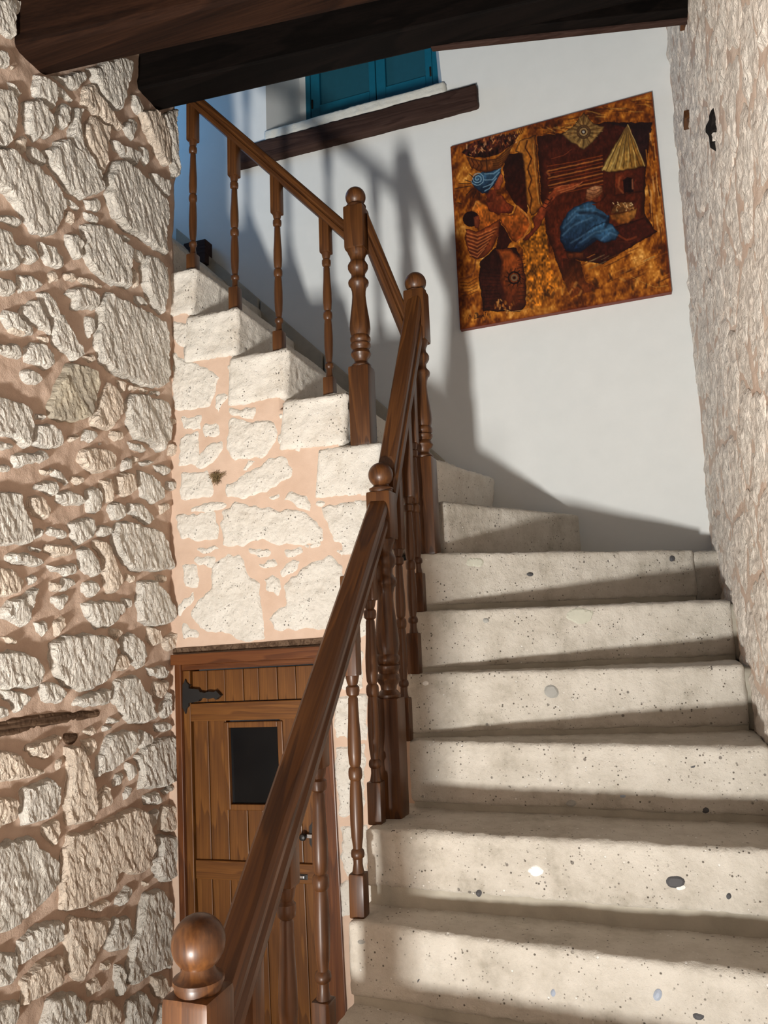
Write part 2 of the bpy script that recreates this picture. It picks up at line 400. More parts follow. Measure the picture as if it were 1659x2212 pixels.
# ---- rough block helper: rounded, chipped stone block on a quad footprint
def rough_block(P, z0, z1, mat, parent, name='step', sp=0.016, r=0.010, amp=0.004, seed=0.0, zl=None, chip=0.006, smooth=True, shear=0.0):
    (a, bq, c, d) = [np.array(p, float) for p in P]      # front-left, front-right, back-right, back-left
    Lx = (np.linalg.norm(bq-a)+np.linalg.norm(c-d))/2; Ly = (np.linalg.norm(d-a)+np.linalg.norm(c-bq))/2; Lz = z1-z0
    nx, ny, nzz = [max(2, int(round(L/sp))) for L in (Lx, Ly, Lz)]
    idx = {}; V = []; Fs = []
    def vert(i, j, k):
        if (i, j, k) in idx: return idx[(i, j, k)]
        p = np.array([i/nx*Lx, j/ny*Ly, k/nzz*Lz])
        lo = np.array([r, r, r]); hi = np.array([Lx-r, Ly-r, Lz-r])
        cl = np.minimum(np.maximum(p, lo), hi); dd = p-cl; L = np.linalg.norm(dd)
        if L > 1e-9: n_ = dd/L; p = cl+n_*r
        else: n_ = np.zeros(3)
        eg = sum(abs(dd) > r*.5) >= 2
        n1 = noise.noise(Vector((p[0]*5+seed, p[1]*5+seed*2, p[2]*5)))
        n2 = noise.noise(Vector((p[0]*28+seed, p[1]*28, p[2]*28+seed)))
        n3 = noise.noise(Vector((p[0]*70+seed, p[1]*70, p[2]*70+seed)))
        off = amp*(0.9*n1+0.8*n2+0.5*n3)
        if eg: off -= chip*max(0, n2+0.35*n3+.25)
        p = p+n_*off
        u, v = p[0]/Lx, p[1]/Ly
        xy = (a*(1-u)+bq*u)*(1-v)+(d*(1-u)+c*u)*v
        V.append((xy[0]-shear*(1-p[2]/Lz), xy[1], z0+p[2])); idx[(i, j, k)] = len(V)-1; return len(V)-1
    def face(ax, lv, n1, n2, flip):
        for i in range(n1):
            for j in range(n2):
                cs = [(i, j), (i+1, j), (i+1, j+1), (i, j+1)]
                if flip: cs = cs[::-1]
                f = []
                for (s_, t_) in cs:
                    f.append(vert(*( (lv, s_, t_) if ax == 0 else (s_, lv, t_) if ax == 1 else (s_, t_, lv))))
                Fs.append(tuple(f))
    face(0, 0, ny, nzz, True); face(0, nx, ny, nzz, False)
    face(1, 0, nx, nzz, False); face(1, ny, nx, nzz, True)
    face(2, 0, nx, ny, True); face(2, nzz, nx, ny, False)
    return obj(name, V, Fs, mat, parent, smooth=smooth)
rough_block([(WX0-0.005, YB-0.03), (WX1+0.015, YB-0.03), (WX1+0.015, YW+.03), (WX0-0.005, YW+.03)], 4.145, 4.215, MM_SILL, window, 'window_sill', 0.014, 0.012, 0.007, 3.3)
lin = tag(rough_block([(-1.96, YB-0.045), (-0.60, YB-0.045), (-0.60, YB+0.04), (-1.96, YB+0.04)], 4.035, 4.146, MW_LINTEL, None, 'timber_lintel', 0.014, 0.006, 0.003, 9.1),
          'dark brown timber lintel let into the white wall below the teal window', 'timber')

# ---- soffit, upper floor
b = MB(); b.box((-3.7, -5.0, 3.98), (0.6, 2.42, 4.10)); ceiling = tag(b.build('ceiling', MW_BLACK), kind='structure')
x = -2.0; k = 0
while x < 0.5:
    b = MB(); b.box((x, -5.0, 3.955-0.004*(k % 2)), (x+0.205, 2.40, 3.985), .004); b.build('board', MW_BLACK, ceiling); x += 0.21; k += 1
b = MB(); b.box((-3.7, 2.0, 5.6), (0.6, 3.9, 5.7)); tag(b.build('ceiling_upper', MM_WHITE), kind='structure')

# ---- left wall: mortar skin with individual stones
def skin(name, frame, U, Vr, sp, mat, amp, seed, inside=None, thick=0.3, kind='structure'):
    O, EU, EV, EN = [np.array(a, float) for a in frame]
    nu = int((U[1]-U[0])/sp); nv = int((Vr[1]-Vr[0])/sp)
    V = []; idx = {}; Fs = []
    def vt(i, j):
        if (i, j) in idx: return idx[(i, j)]
        u = U[0]+(U[1]-U[0])*i/nu; v = Vr[0]+(Vr[1]-Vr[0])*j/nv
        h = amp*(1.4*fbm(u, v, 7, seed, 3)+0.7*fbm(u, v, 30, seed, 3))
        V.append(tuple(O+EU*u+EV*v+EN*h)); idx[(i, j)] = len(V)-1; return idx[(i, j)]
    for i in range(nu):
        for j in range(nv):
            u = U[0]+(U[1]-U[0])*(i+.5)/nu; v = Vr[0]+(Vr[1]-Vr[0])*(j+.5)/nv
            if inside and not inside(u, v): continue
            Fs.append((vt(i, j), vt(i+1, j), vt(i+1, j+1), vt(i, j+1)))
    # close the back so that no light leaks through
    edges = {}
    for f in Fs:
        for k_ in range(4): edges[(f[k_], f[(k_+1) % 4])] = 1
    low = {}
    base = len(V)
    for (p_, q_) in list(edges):
        if (q_, p_) not in edges:
            for w in (p_, q_):
                if w not in low: low[w] = len(V); V.append(tuple(np.array(V[w])-EN*thick))
            Fs.append((q_, p_, low[p_], low[q_]))
    o = obj(name, V, Fs, mat, None, smooth=True)
    if o.data.polygons[0].normal.dot(Vector(EN)) < 0: o.data.flip_normals()
    return tag(o, kind=kind) if kind else o

FL = ((XL, 0, 0), (0, 1, 0), (0, 0, 1), (1, 0, 0))
wall_left = skin('wall_left', FL, (-0.6, 2.51), (-0.02, 5.2), 0.0125, MM_LEFT, 0.0105, 2.0)
b = MB(); b.box((XL-0.42, -0.6, 0), (XL-0.02, 2.49, 5.2)); b.build('masonry_core', MM_LEFT, wall_left)
LA = [ # zoom scale .3390, origin (0,0)
[(0,0),(60,0),(95,60),(100,200),(90,245),(50,235),(0,110)],
[(80,0),(140,0),(142,60),(125,110),(95,60)],
[(0,285),(40,320),(60,380),(50,430),(0,400)],[(70,405),(95,420),(105,440),(85,450),(65,430)],
[(60,510),(90,525),(140,590),(140,620),(110,610),(70,560)],
[(0,560),(50,575),(95,640),(105,720),(100,800),(80,900),(30,935),(0,920)],
[(165,650),(225,640),(275,680),(325,760),(345,850),(300,885),(255,850),(240,910),(190,860),(170,790),(150,700)],
[(240,480),(300,500),(340,540),(365,620),(350,695),(290,650),(230,620),(215,570)],
[(350,545),(400,560),(465,640),(465,655),(400,620),(372,590)],
[(340,480),(430,480),(520,450),(545,500),(500,575),(440,560),(400,530)],
[(370,700),(410,650),(440,690),(440,780),(415,815),(370,790),(355,740)],
[(570,440),(700,380),(760,370),(830,400),(830,470),(800,580),(770,690),(740,700),(660,620),(610,530)],
[(540,560),(590,530),(620,600),(690,680),(740,760),(790,800),(770,825),(700,800),(620,740),(520,660)],
[(850,600),(880,620),(920,700),(900,740),(860,700)],[(840,745),(870,770),(875,820),(850,895),(810,850),(790,800)],
[(935,700),(1000,720),(1050,800),(1075,900),(1085,1050),(1040,1040),(990,950),(930,830),(885,720)],
[(1030,730),(1140,700),(1125,760),(1130,1000),(1135,1120),(1095,1130),(1090,1040),(1080,880)],
[(720,890),(800,920),(880,960),(895,1010),(860,1055),(800,1010),(740,960)],
[(900,930),(940,960),(950,1030),(935,1060),(900,1000)],
[(540,790),(590,740),(690,810),(695,860),(680,1000),(660,1110),(620,1050),(570,950),(530,870)],
[(470,700),(530,690),(512,800),(520,900),(575,1000),(635,1115),(640,1145),(580,1090),(480,950),(450,870)],
[(390,890),(430,900),(500,980),(590,1090),(650,1170),(640,1215),(560,1250),(520,1270),(420,1200),(340,1080),(290,970)],
[(200,925),(240,940),(285,1010),(290,1060),(240,1040),(185,990)],
[(140,1030),(200,1045),(280,1110),(360,1200),(420,1290),(400,1380),(350,1480),(280,1500),(200,1470),(130,1350),(50,1230),(0,1150),(0,950),(70,965)],
[(110,890),(150,860),(170,900),(160,970),(120,960)],[(400,1235),(450,1265),(500,1310),(510,1345),(470,1330),(410,1270)],
[(540,1270),(620,1260),(640,1310),(630,1355),(570,1330)],[(540,1345),(600,1360),(630,1400),(615,1425),(560,1395)],
[(440,1340),(470,1370),(480,1430),(440,1420),(415,1390)],
[(730,1040),(760,1030),(850,1080),(930,1150),(1010,1230),(1065,1290),(1070,1400),(1050,1480),(1060,1620),(1000,1580),(900,1510),(800,1460),(730,1370),(690,1250),(690,1150)],
[(960,1100),(1060,1150),(1085,1190),(1080,1255),(1030,1230),(980,1165)],
[(0,1370),(60,1360),(110,1380),(140,1430),(120,1465),(80,1440),(30,1420)],
[(0,1450),(60,1480),(90,1560),(150,1560),(210,1600),(240,1660),(190,1680),(120,1660),(110,1720),(60,1720),(0,1690)],
[(250,1535),(330,1560),(400,1630),(415,1680),(380,1725),(310,1690),(270,1620)],
[(535,1430),(600,1430),(700,1460),(760,1520),(825,1590),(820,1700),(815,1830),(760,1810),(680,1800),(600,1740),(545,1640),(535,1560),(540,1480)],
[(430,1500),(480,1490),(522,1560),(522,1650),(480,1640),(430,1560)],[(760,1485),(820,1510),(830,1545),(780,1530)],
[(845,1575),(900,1600),(915,1675),(880,1665),(845,1620)],[(850,1700),(885,1750),(890,1830),(860,1840),(840,1770)],
[(935,1625),(1000,1645),(1060,1720),(1050,1880),(1030,2000),(980,1950),(940,1880),(915,1800),(905,1705)],
[(500,1750),(560,1770),(650,1810),(660,1840),(610,1840),(520,1800)],[(430,1725),(480,1740),(490,1790),(440,1785),(410,1750)],
[(120,1740),(180,1750),(260,1800),(270,1830),(210,1850),(130,1880),(110,1800)],[(0,1760),(50,1770),(110,1830),(90,1870),(30,1880),(0,1860)],
[(310,1750),(350,1720),(385,1790),(330,1800)],
[(460,1840),(530,1830),(620,1870),(630,1920),(600,1975),(540,1970),(470,1960),(480,1900),(420,1880)],
[(250,1860),(300,1860),(350,1930),(390,2040),(360,2060),(300,1990),(260,1930)],
[(150,1960),(220,1900),(270,1990),(310,2080),(320,2150),(260,2090),(190,2050),(140,2010)],
[(30,1990),(100,1980),(135,2035),(190,2070),(225,2130),(170,2140),(60,2090),(20,2040)],
[(560,2020),(600,2030),(600,2110),(570,2160),(545,2080)],[(870,1880),(920,1900),(950,1950),(900,1950),(860,1910)],
]
LB = [ # scale .3390, origin (0,700)
[(640,-137),(680,-203),(740,-165),(880,-100),(1040,-15),(1062,60),(1060,370),(1010,395),(880,375),(740,310),(640,230),(620,110),(630,0)],
[(60,10),(130,20),(175,75),(120,75),(60,50)],[(0,105),(50,130),(110,120),(130,170),(130,220),(60,210),(0,160)],
[(160,150),(220,110),(290,135),(345,200),(345,260),(300,290),(230,260),(170,240)],[(245,75),(295,75),(310,125),(280,125)],
[(350,-60),(400,-60),(450,60),(500,120),(525,200),(480,245),(430,200),(350,130),(325,60)],
[(150,290),(200,285),(250,310),(275,370),(250,390),(180,380),(145,340)],
[(0,440),(60,480),(180,520),(212,560),(200,660),(190,770),(150,780),(80,720),(0,670)],
[(400,330),(440,255),(520,270),(600,310),(625,390),(590,510),(575,590),(500,610),(420,620),(340,600),(310,520),(360,400)],
[(690,370),(740,400),(775,470),(780,550),(740,620),(700,670),(640,665),(590,630),(605,560),(645,440)],
[(540,200),(590,190),(620,240),(580,250)],[(560,665),(600,670),(620,720),(570,760),(520,740),(540,690)],
[(720,680),(770,670),(785,730),(740,740),(705,710)],[(760,350),(800,370),(800,440),(775,420)],[(830,385),(880,385),(885,420),(835,425)],
[(905,405),(945,420),(940,445),(905,435)],[(960,415),(1020,425),(1020,455),(960,450)],
[(850,445),(920,455),(1060,490),(1075,590),(1070,720),(1020,810),(950,755),(870,725),(820,640),(810,500)],
[(1090,600),(1130,600),(1120,650),(1080,660)],[(1090,760),(1130,770),(1120,840),(1080,830)],[(825,745),(900,765),(940,800),(920,820),(850,790)],
[(240,645),(290,635),(370,670),(400,730),(395,780),(330,790),(260,780),(220,770),(225,690)],[(225,570),(280,575),(300,590),(270,620),(230,620)],
[(520,810),(590,785),(700,800),(740,840),(735,920),(680,940),(600,945),(550,920),(510,870)],[(450,710),(500,705),(495,745),(450,745)],
[(640,748),(700,752),(690,775),(640,770)],[(790,855),(835,855),(835,920),(790,930)],[(850,830),(878,835),(875,885),(850,880)],
[(900,880),(960,862),(980,885),(950,905),(905,900)],[(990,895),(1050,890),(1090,930),(1070,960),(1010,950)],
[(80,835),(200,820),(300,815),(325,860),(270,885),(170,890),(110,915),(85,880)],[(0,880),(50,885),(78,920),(40,950),(0,930)],
[(0,745),(60,750),(100,790),(40,800),(0,790)],[(345,912),(380,925),(440,1000),(430,1030),(380,1000),(340,960)],[(270,922),(320,927),(330,955),(280,963)],
[(230,1010),(300,985),(360,1000),(365,1050),(330,1090),(270,1060),(220,1040)],[(470,970),(530,970),(545,1010),(500,1025),(470,1000)],
[(365,1075),(430,1055),(500,1080),(545,1120),(520,1155),(420,1155),(360,1130)],[(190,1100),(260,1095),(310,1150),(320,1200),(290,1245),(220,1220),(190,1160)],
[(560,1055),(610,1035),(650,1085),(655,1160),(630,1210),(570,1190),(560,1120)],[(645,990),(700,985),(720,1050),(710,1130),(672,1140),(655,1060)],
[(740,970),(800,940),(850,955),(865,1060),(800,1110),(750,1080),(755,1020)],[(885,930),(960,955),(1035,1045),(1030,1120),(970,1145),(900,1100),(885,1010)],
[(830,1140),(900,1140),(960,1200),(990,1250),(940,1280),(880,1230),(825,1200)],[(700,1150),(790,1135),(810,1210),(770,1245),(720,1240),(690,1190)],
[(1020,1150),(1080,1130),(1080,1180),(1030,1210)],[(1070,1000),(1120,1010),(1110,1060),(1070,1050)],
[(0,1080),(110,1075),(140,1170),(190,1260),(215,1370),(180,1400),(90,1400),(0,1440)],
[(440,1270),(520,1230),(580,1230),(605,1300),(590,1360),(490,1410),(460,1350)],[(310,1290),(390,1300),(425,1330),(420,1370),(350,1360),(305,1340)],
[(240,1290),(280,1300),(270,1360),(240,1350)],[(640,1280),(710,1290),(720,1330),(680,1370),(635,1340)],
[(760,1265),(860,1270),(1010,1320),(1060,1380),(1080,1470),(1100,1560),(1000,1570),(870,1575),(800,1530),(740,1460),(725,1370)],
[(300,1410),(380,1400),(455,1410),(455,1470),(380,1490),(300,1450)],[(200,1415),(270,1420),(270,1460),(210,1445)],
[(60,1470),(150,1450),(240,1480),(300,1520),(250,1545),(140,1540),(50,1510)],
[(612,1382),(670,1375),(710,1450),(740,1540),(790,1620),(740,1700),(690,1720),(660,1600),(665,1500),(612,1430)],
[(500,1440),(560,1420),(605,1480),(640,1580),(600,1610),(540,1590),(500,1540)],[(310,1540),(400,1530),(470,1520),(480,1600),(420,1605),(330,1570)],
[(0,1550),(90,1565),(160,1640),(140,1690),(60,1730),(0,1720)],[(172,1612),(230,1597),(245,1635),(190,1675)],
[(205,1695),(250,1665),(220,1760),(190,1890),(150,1920),(80,1890),(20,1860),(30,1800),(120,1740)],[(400,1622),(470,1612),(495,1660),(440,1700),(398,1695)],
[(330,1640),(380,1650),(380,1710),(350,1710)],[(350,1735),(430,1715),(440,1760),(400,1820),(350,1780)],[(530,1640),(600,1635),(635,1690),(600,1740),(530,1720)],
[(810,1590),(860,1600),(850,1650),(810,1640)],[(890,1650),(980,1640),(1060,1720),(1110,1860),(1060,1910),(980,1920),(890,1900),(880,1760)],
[(780,1745),(830,1752),(850,1820),(800,1800)],[(530,1780),(640,1760),(770,1775),(790,1830),(740,1890),(690,1935),(620,1950),(570,1880)],
[(240,1900),(300,1900),(310,1960),(270,1990),(240,1950)],[(345,1900),(410,1845),(420,1930),(372,1985)],[(950,1930),(1010,1940),(1030,2020),(980,2060),(940,2010)],
[(1000,1600),(1060,1600),(1060,1650),(1010,1640)],[(705,1945),(760,1932),(778,1975),(740,2005),(702,1970)],
[(785,1990),(850,1965),(900,2025),(925,2100),(880,2190),(830,2140),(775,2065)],[(1060,2000),(1110,1960),(1160,1980),(1140,2050),(1080,2090),(1045,2050)],
[(20,1990),(90,2000),(130,2040),(60,2050)],
]
LC = [ # scale .3671, origin (0,1400)
[(313,-25),(387,-68),(517,-79),(645,-60),(678,-8),(662,82),(638,169),(600,212),(509,248),(420,240),(341,169),(300,68)],
[(0,20),(130,15),(200,60),(235,120),(225,200),(150,235),(60,235),(0,210)],[(255,210),(300,190),(360,230),(385,280),(350,330),(280,310),(240,250)],
[(10,245),(50,240),(110,250),(180,290),(150,340),(100,380),(70,320),(20,280)],[(0,320),(50,350),(60,395),(30,415),(0,405)],
[(450,310),(540,260),(640,240),(640,325),(560,345),(440,340)],[(700,40),(740,30),(765,90),(730,140),(672,130),(680,80)],[(795,62),(850,35),(850,110),(812,128)],
[(680,200),(790,160),(830,220),(880,300),(910,400),(880,430),(820,450),(760,440),(700,360),(660,300)],[(865,110),(960,100),(990,150),(960,180),(880,150)],
[(910,200),(980,192),(990,230),(942,305),(907,280)],[(950,335),(1000,262),(1010,380),(980,420),(945,400)],[(650,410),(690,405),(710,430),(670,450),(640,440)],
[(620,460),(655,455),(650,485),(615,485)],[(500,490),(560,460),(580,495),(550,520)],[(910,445),(990,435),(1010,480),(940,500)],
[(640,520),(740,480),(800,500),(800,580),(730,660),(640,720),(560,750),(575,650)],[(485,540),(560,530),(578,570),(540,640),(500,600)],
[(830,485),(880,500),(890,560),(835,595),(815,550)],[(150,570),(290,530),(360,515),(350,560),(300,630),(270,660),(200,630),(140,610)],
[(0,600),(60,610),(130,645),(160,690),(260,710),(240,750),(150,770),(0,805)],[(342,660),(368,652),(368,700),(342,732),(328,700)],
[(910,540),(1010,530),(1040,600),(1045,760),(990,805),(900,825),(820,825),(835,720),(805,640),(850,590)],[(762,672),(798,685),(818,750),(782,790),(757,720)],
[(390,590),(470,580),(510,660),(540,800),(560,950),(540,1000),(460,1040),(400,1030),(385,900),(410,740)],[(572,870),(640,805),(660,900),(620,955),(582,920)],
[(692,742),(728,742),(718,810),(683,820)],[(733,855),(772,810),(778,850),(740,895)],[(150,830),(200,810),(300,770),(350,830),(350,960),(310,990),(220,1020),(140,1045),(125,960)],
[(0,890),(80,875),(105,930),(70,1030),(0,1085)],[(250,1035),(340,1000),(360,1080),(330,1165),(282,1115),(245,1070)],
[(0,1170),(100,1130),(190,1110),(220,1170),(300,1215),(350,1255),(352,1385),(200,1550),(100,1630),(0,1700)],
[(850,872),(920,845),(955,895),(930,930),(862,918)],[(955,842),(1020,812),(1030,830),(985,868)],
[(410,1110),(540,1080),(640,1010),(780,950),(840,965),(870,1060),(895,1180),(865,1285),(795,1335),(695,1325),(675,1415),(560,1480),(430,1550),(375,1535),(375,1400),(388,1200)],
[(860,985),(935,945),(920,1040),(885,1075)],[(962,935),(1050,930),(1050,1060),(990,1090),(935,1070)],
[(920,1110),(1020,1100),(1060,1160),(1060,1280),(1010,1360),(950,1380),(905,1300),(932,1200)],[(695,1452),(760,1395),(788,1440),(720,1525),(685,1500)],
[(842,1372),(870,1372),(868,1403),(846,1402)],[(850,1460),(930,1430),(1000,1500),(1010,1640),(1040,1750),(1010,1880),(900,1900),(800,1980),(745,1960),(765,1800),(805,1660),(832,1540)],
[(535,1520),(640,1475),(650,1510),(590,1558),(525,1550)],[(395,1600),(430,1575),(520,1592),(635,1592),(598,1720),(540,1825),(480,1955),(405,1900),(393,1750)],
[(110,1720),(230,1625),(358,1595),(358,1730),(260,1775),(160,1845),(103,1865)],[(0,1780),(80,1790),(97,1870),(60,1975),(0,2050)],
[(130,1950),(240,1855),(358,1805),(372,1900),(340,2000),(230,2055),(132,2105)],[(685,1590),(760,1575),(778,1680),(740,1775),(652,1795),(622,1740)],
[(602,1855),(658,1835),(650,1898),(602,1898)],[(672,1852),(720,1862),(738,1990),(710,2048),(673,1960)],[(300,2065),(430,2025),(495,2085),(480,2260),(250,2260)],
[(505,1962),(578,1935),(598,2005),(532,2055)],[(30,2085),(88,2068),(98,2150),(50,2260),(0,2260),(0,2120)],[(545,2090),(640,2065),(695,2122),(690,2260),(520,2260)],
[(755,2080),(838,2025),(895,2100),(880,2260),(742,2260)],[(892,1932),(960,1925),(998,2010),(950,2075),(903,2018)],[(1012,1542),(1050,1532),(1050,1588),(1017,1598)],
[(945,2100),(1040,2065),(1040,2260),(932,2260)],
]
RAW = []
for L, s, ox, oy in ((LA, .3390, 0, 0), (LB, .3390, 0, 700), (LC, .3671, 0, 1400)):
    for P in L:
        RAW.append([(ox+x*s, oy+y*s) for x, y in P])
used = []
for n_, P in enumerate(RAW):
    Q = []
    for (x, y) in P:
        if x <= 1: x = -45                                     # stones run on past the picture's left edge
        w = onX(x, y, XL+0.012); Q.append((min(w[1], 2.535), w[2]))
    Q = np.array(Q); ar = abs(0.5*np.sum(Q[:, 0]*np.roll(Q[:, 1], -1)-np.roll(Q[:, 0], -1)*Q[:, 1]))
    used.append(Q)
    rr = random.random(); mat = MS_LEFT if rr < .72 else MS_LEFT2
    if ar < 0.0022: mat = MS_LEFT2 if rr < .5 else MS_LEFT
    if n_ == len(LA)+8: mat = MS_GREY
    hh = 0.013+0.006*random.random()+0.007*min(1, ar/0.02)
    stone(Q, FL, mat, wall_left, hh, 0.0085 if ar > .003 else 0.0045, 0.0065 if ar > .002 else 0.005, n_*3.17, 0.009, 0.014, 0.007, (1.5, 0.5), 0.5, facet=0.06, ridge=True, grow=.05)
# plain courses on the part of the wall nearer than the picture, coarser
def inpoly(p, P):
    c = False; n = len(P); j = n-1
    for i in range(n):
        if (P[i][1] > p[1]) != (P[j][1] > p[1]) and p[0] < (P[j][0]-P[i][0])*(p[1]-P[i][1])/(P[j][1]-P[i][1])+P[i][0]: c = not c
        j = i
    return c
def vcell(seeds, i, box, gap):
    s = np.array(seeds[i]); P = [np.array(p, float) for p in ((box[0], box[2]), (box[1], box[2]), (box[1], box[3]), (box[0], box[3]))]
    for j, t in enumerate(seeds):
        if j == i: continue
        t = np.array(t)
        if abs(t-s).max() > 0.8: continue
        d = t-s; L = np.linalg.norm(d); n = d/L; off = n@((s+t)/2)-gap/2
        R = []
        for a in range(len(P)):
            p, q_ = P[a], P[(a+1) % len(P)]; dp, dq = n@p-off, n@q_-off
            if dp <= 0: R.append(p)
            if (dp < 0) != (dq < 0): R.append(p+(q_-p)*dp/(dp-dq))
        P = R
        if len(P) < 3: return None
    return P
def fill(frame, box, du, dv, mat_fn, parent, rs, gap, skip=None, **kw):
    R = random.Random(rs); seeds = []
    v = box[2]-dv; row = 0
    while v < box[3]+dv:
        u = box[0]-du+(du/2 if row % 2 else 0)
        while u < box[1]+du:
            seeds.append((u+R.uniform(-.32, .32)*du, v+R.uniform(-.32, .32)*dv)); u += du*R.uniform(.7, 1.3)
        v += dv; row += 1
    for i, s in enumerate(seeds):
        if not (box[0] < s[0] < box[1] and box[2] < s[1] < box[3]): continue
        if skip and skip(s): continue
        P = vcell(seeds, i, box, gap*R.uniform(.6, 1.8))
        if P is None: continue
        c = sum(P)/len(P)
        if skip and any(skip(p) for p in P): continue
        stone([tuple(p) for p in P], frame, mat_fn(R), parent, seed=i*2.7+rs, **kw)
lw_edge = lambda s: any(s[0] > Q[:, 0].min()-0.01 and abs(s[1]-Q[:, 1].mean()) < .5 and (onX(-40, 1100, XL)[1] < s[0]) for Q in used[:1]) or s[0] > onX(-45, max(0, 1385-830*(s[1]-1.55)/1.7), XL)[1]-0.02
fill(FL, (0.55, 1.62, 0.05, 4.2), .19, .15, lambda R: R.choice([MS_LEFT, MS_LEFT, MS_LEFT2]), wall_left, 5, .03, skip=lw_edge, Hh=.018, rough=.006, sp=.022, aniso=(1.3, .6), dir_=.35)
# timber embedded in the left wall
LT = [(-20,445),(0,440),(100,410),(200,395),(300,385),(450,372),(600,365),(600,400),(560,412),(400,440),(300,455),(150,495),(0,530),(-20,535)]
stone([tuple(onX(x*.3671, 1400+y*.3671, XL+.01)[1:]) for x, y in LT], FL, MW_OLD, wall_left, .004, .004, .008, 77, .006, .01, .002, (.5, 4), name='timber_strip')
LT = [(388,500),(475,500),(478,530),(440,572),(400,565),(380,530)]
stone([tuple(onX(x*.3671, 1400+y*.3671, XL+.01)[1:]) for x, y in LT], FL, MW_OLD, wall_left, .004, .003, .008, 78, .006, .01, .002, name='timber_end')

# ---- right wall
er = np.array([-0.035, 1, 0]); er = er/np.linalg.norm(er)
FR = ((0.245+0.035*3.42-0.013*1.84, 0, 0), tuple(er), (0.013, 0, 1), (-er[1], er[0], 0))
wall_right = skin('wall_right', FR, (-0.6, 3.46), (-0.02, 5.2), 0.02, MM_RIGHT, 0.009, 12.0)
b = MB(); b.box((0.42, -0.6, 0), (0.75, 3.44, 5.2)); b.build('masonry_core', MM_RIGHT, wall_right)
fill(FR, (0.7, 3.43, 0.75, 4.5), .22, .26, lambda R: MS_RIGHT, wall_right, 21, .014, Hh=.005, rough=.008, sp=.013, edge=.02, wob=.012, aniso=(1, 1))
def on_right(x, y):
    n = np.array(FR[3]); n = np.cross(np.array(FR[1]), np.array(FR[2])); r = ray(x, y); t = (n@(np.array(FR[0])-CAM))/(n@r)
    p = CAM+r*t-np.array(FR[0]); return (p[1]/er[1], p[2])
stone([on_right(*p) for p in ((1543, 230), (1549, 246), (1546, 262), (1550, 283), (1545, 292), (1549, 312), (1546, 330), (1541, 318), (1538, 296), (1531, 286), (1533, 262), (1539, 250))], FR, M_DARK, wall_right, .011, .004, .01, 90, .01, .01, .004, name='dark_crevice_patch')  # thin raised patch, its dark colour standing in for the shade inside a crevice
for (x, y, w, h) in ((1490, 262, .05, .035), (1482, 42, .06, .04)):
    p = CAM+0; u, v = on_right(x, y); c = np.array(FR[0])+er*u+np.array(FR[2])*v
    b = MB(); b.box((c[0]-.022, c[1]-w, c[2]-h/2), (c[0]+.03, c[1]+w/2, c[2]+h/2), .004); b.build('wooden_peg', MW['Y'], wall_right)

# ---- wall under the upper flight, with the little door (front face at YD)
NX = {6: -0.80, 7: -0.855, 8: -0.975, 9: -1.205, 10: -1.415, 11: -1.60, 12: -1.79, 13: -1.99, 14: -2.19, 15: -2.39, 16: -2.6}
NZ = lambda k: 0.8+0.2*k
TILT = math.radians(1.5); PV = np.array(onY(400, 1412, YD))
def toD(x, z):                                                 # world -> door frame (tilted ~1.5 degrees)
    dx, dz = x-PV[0], z-PV[2]; return (dx*math.cos(TILT)+dz*math.sin(TILT), -dx*math.sin(TILT)+dz*math.cos(TILT))
def frD(u, v): return (PV[0]+u*math.cos(TILT)-v*math.sin(TILT), PV[2]+u*math.sin(TILT)+v*math.cos(TILT))
def DP(zx, zy, Y=YD):                                           # a point of the photo's door -> door frame
    p = onY(350+zx*.3896, 1350+zy*.3896, Y); return toD(p[0], p[2])
du0, du1 = DP(88, 700)[0], DP(965, 900)[0]; dvt = DP(400, 145)[1]
def prof(x):
    z = 5
    for k in range(6, 17):
        if x > NX[k]-0.05: return NZ(k-1)-0.03
    return 4
def in_door(x, z):
    u, v = toD(x, z); return du0+0.012 < u < du1-0.012 and v < dvt-0.012
FD = ((0, YD, 0), (1, 0, 0), (0, 0, 1), (0, -1, 0))
wall_front = skin('wall_under_stairs', FD, (-2.2, -0.75), (-0.02, 4.2), 0.01, MM_DOOR, 0.003, 5.0, lambda u, v: v < prof(u) and not in_door(u, v), 0.14)
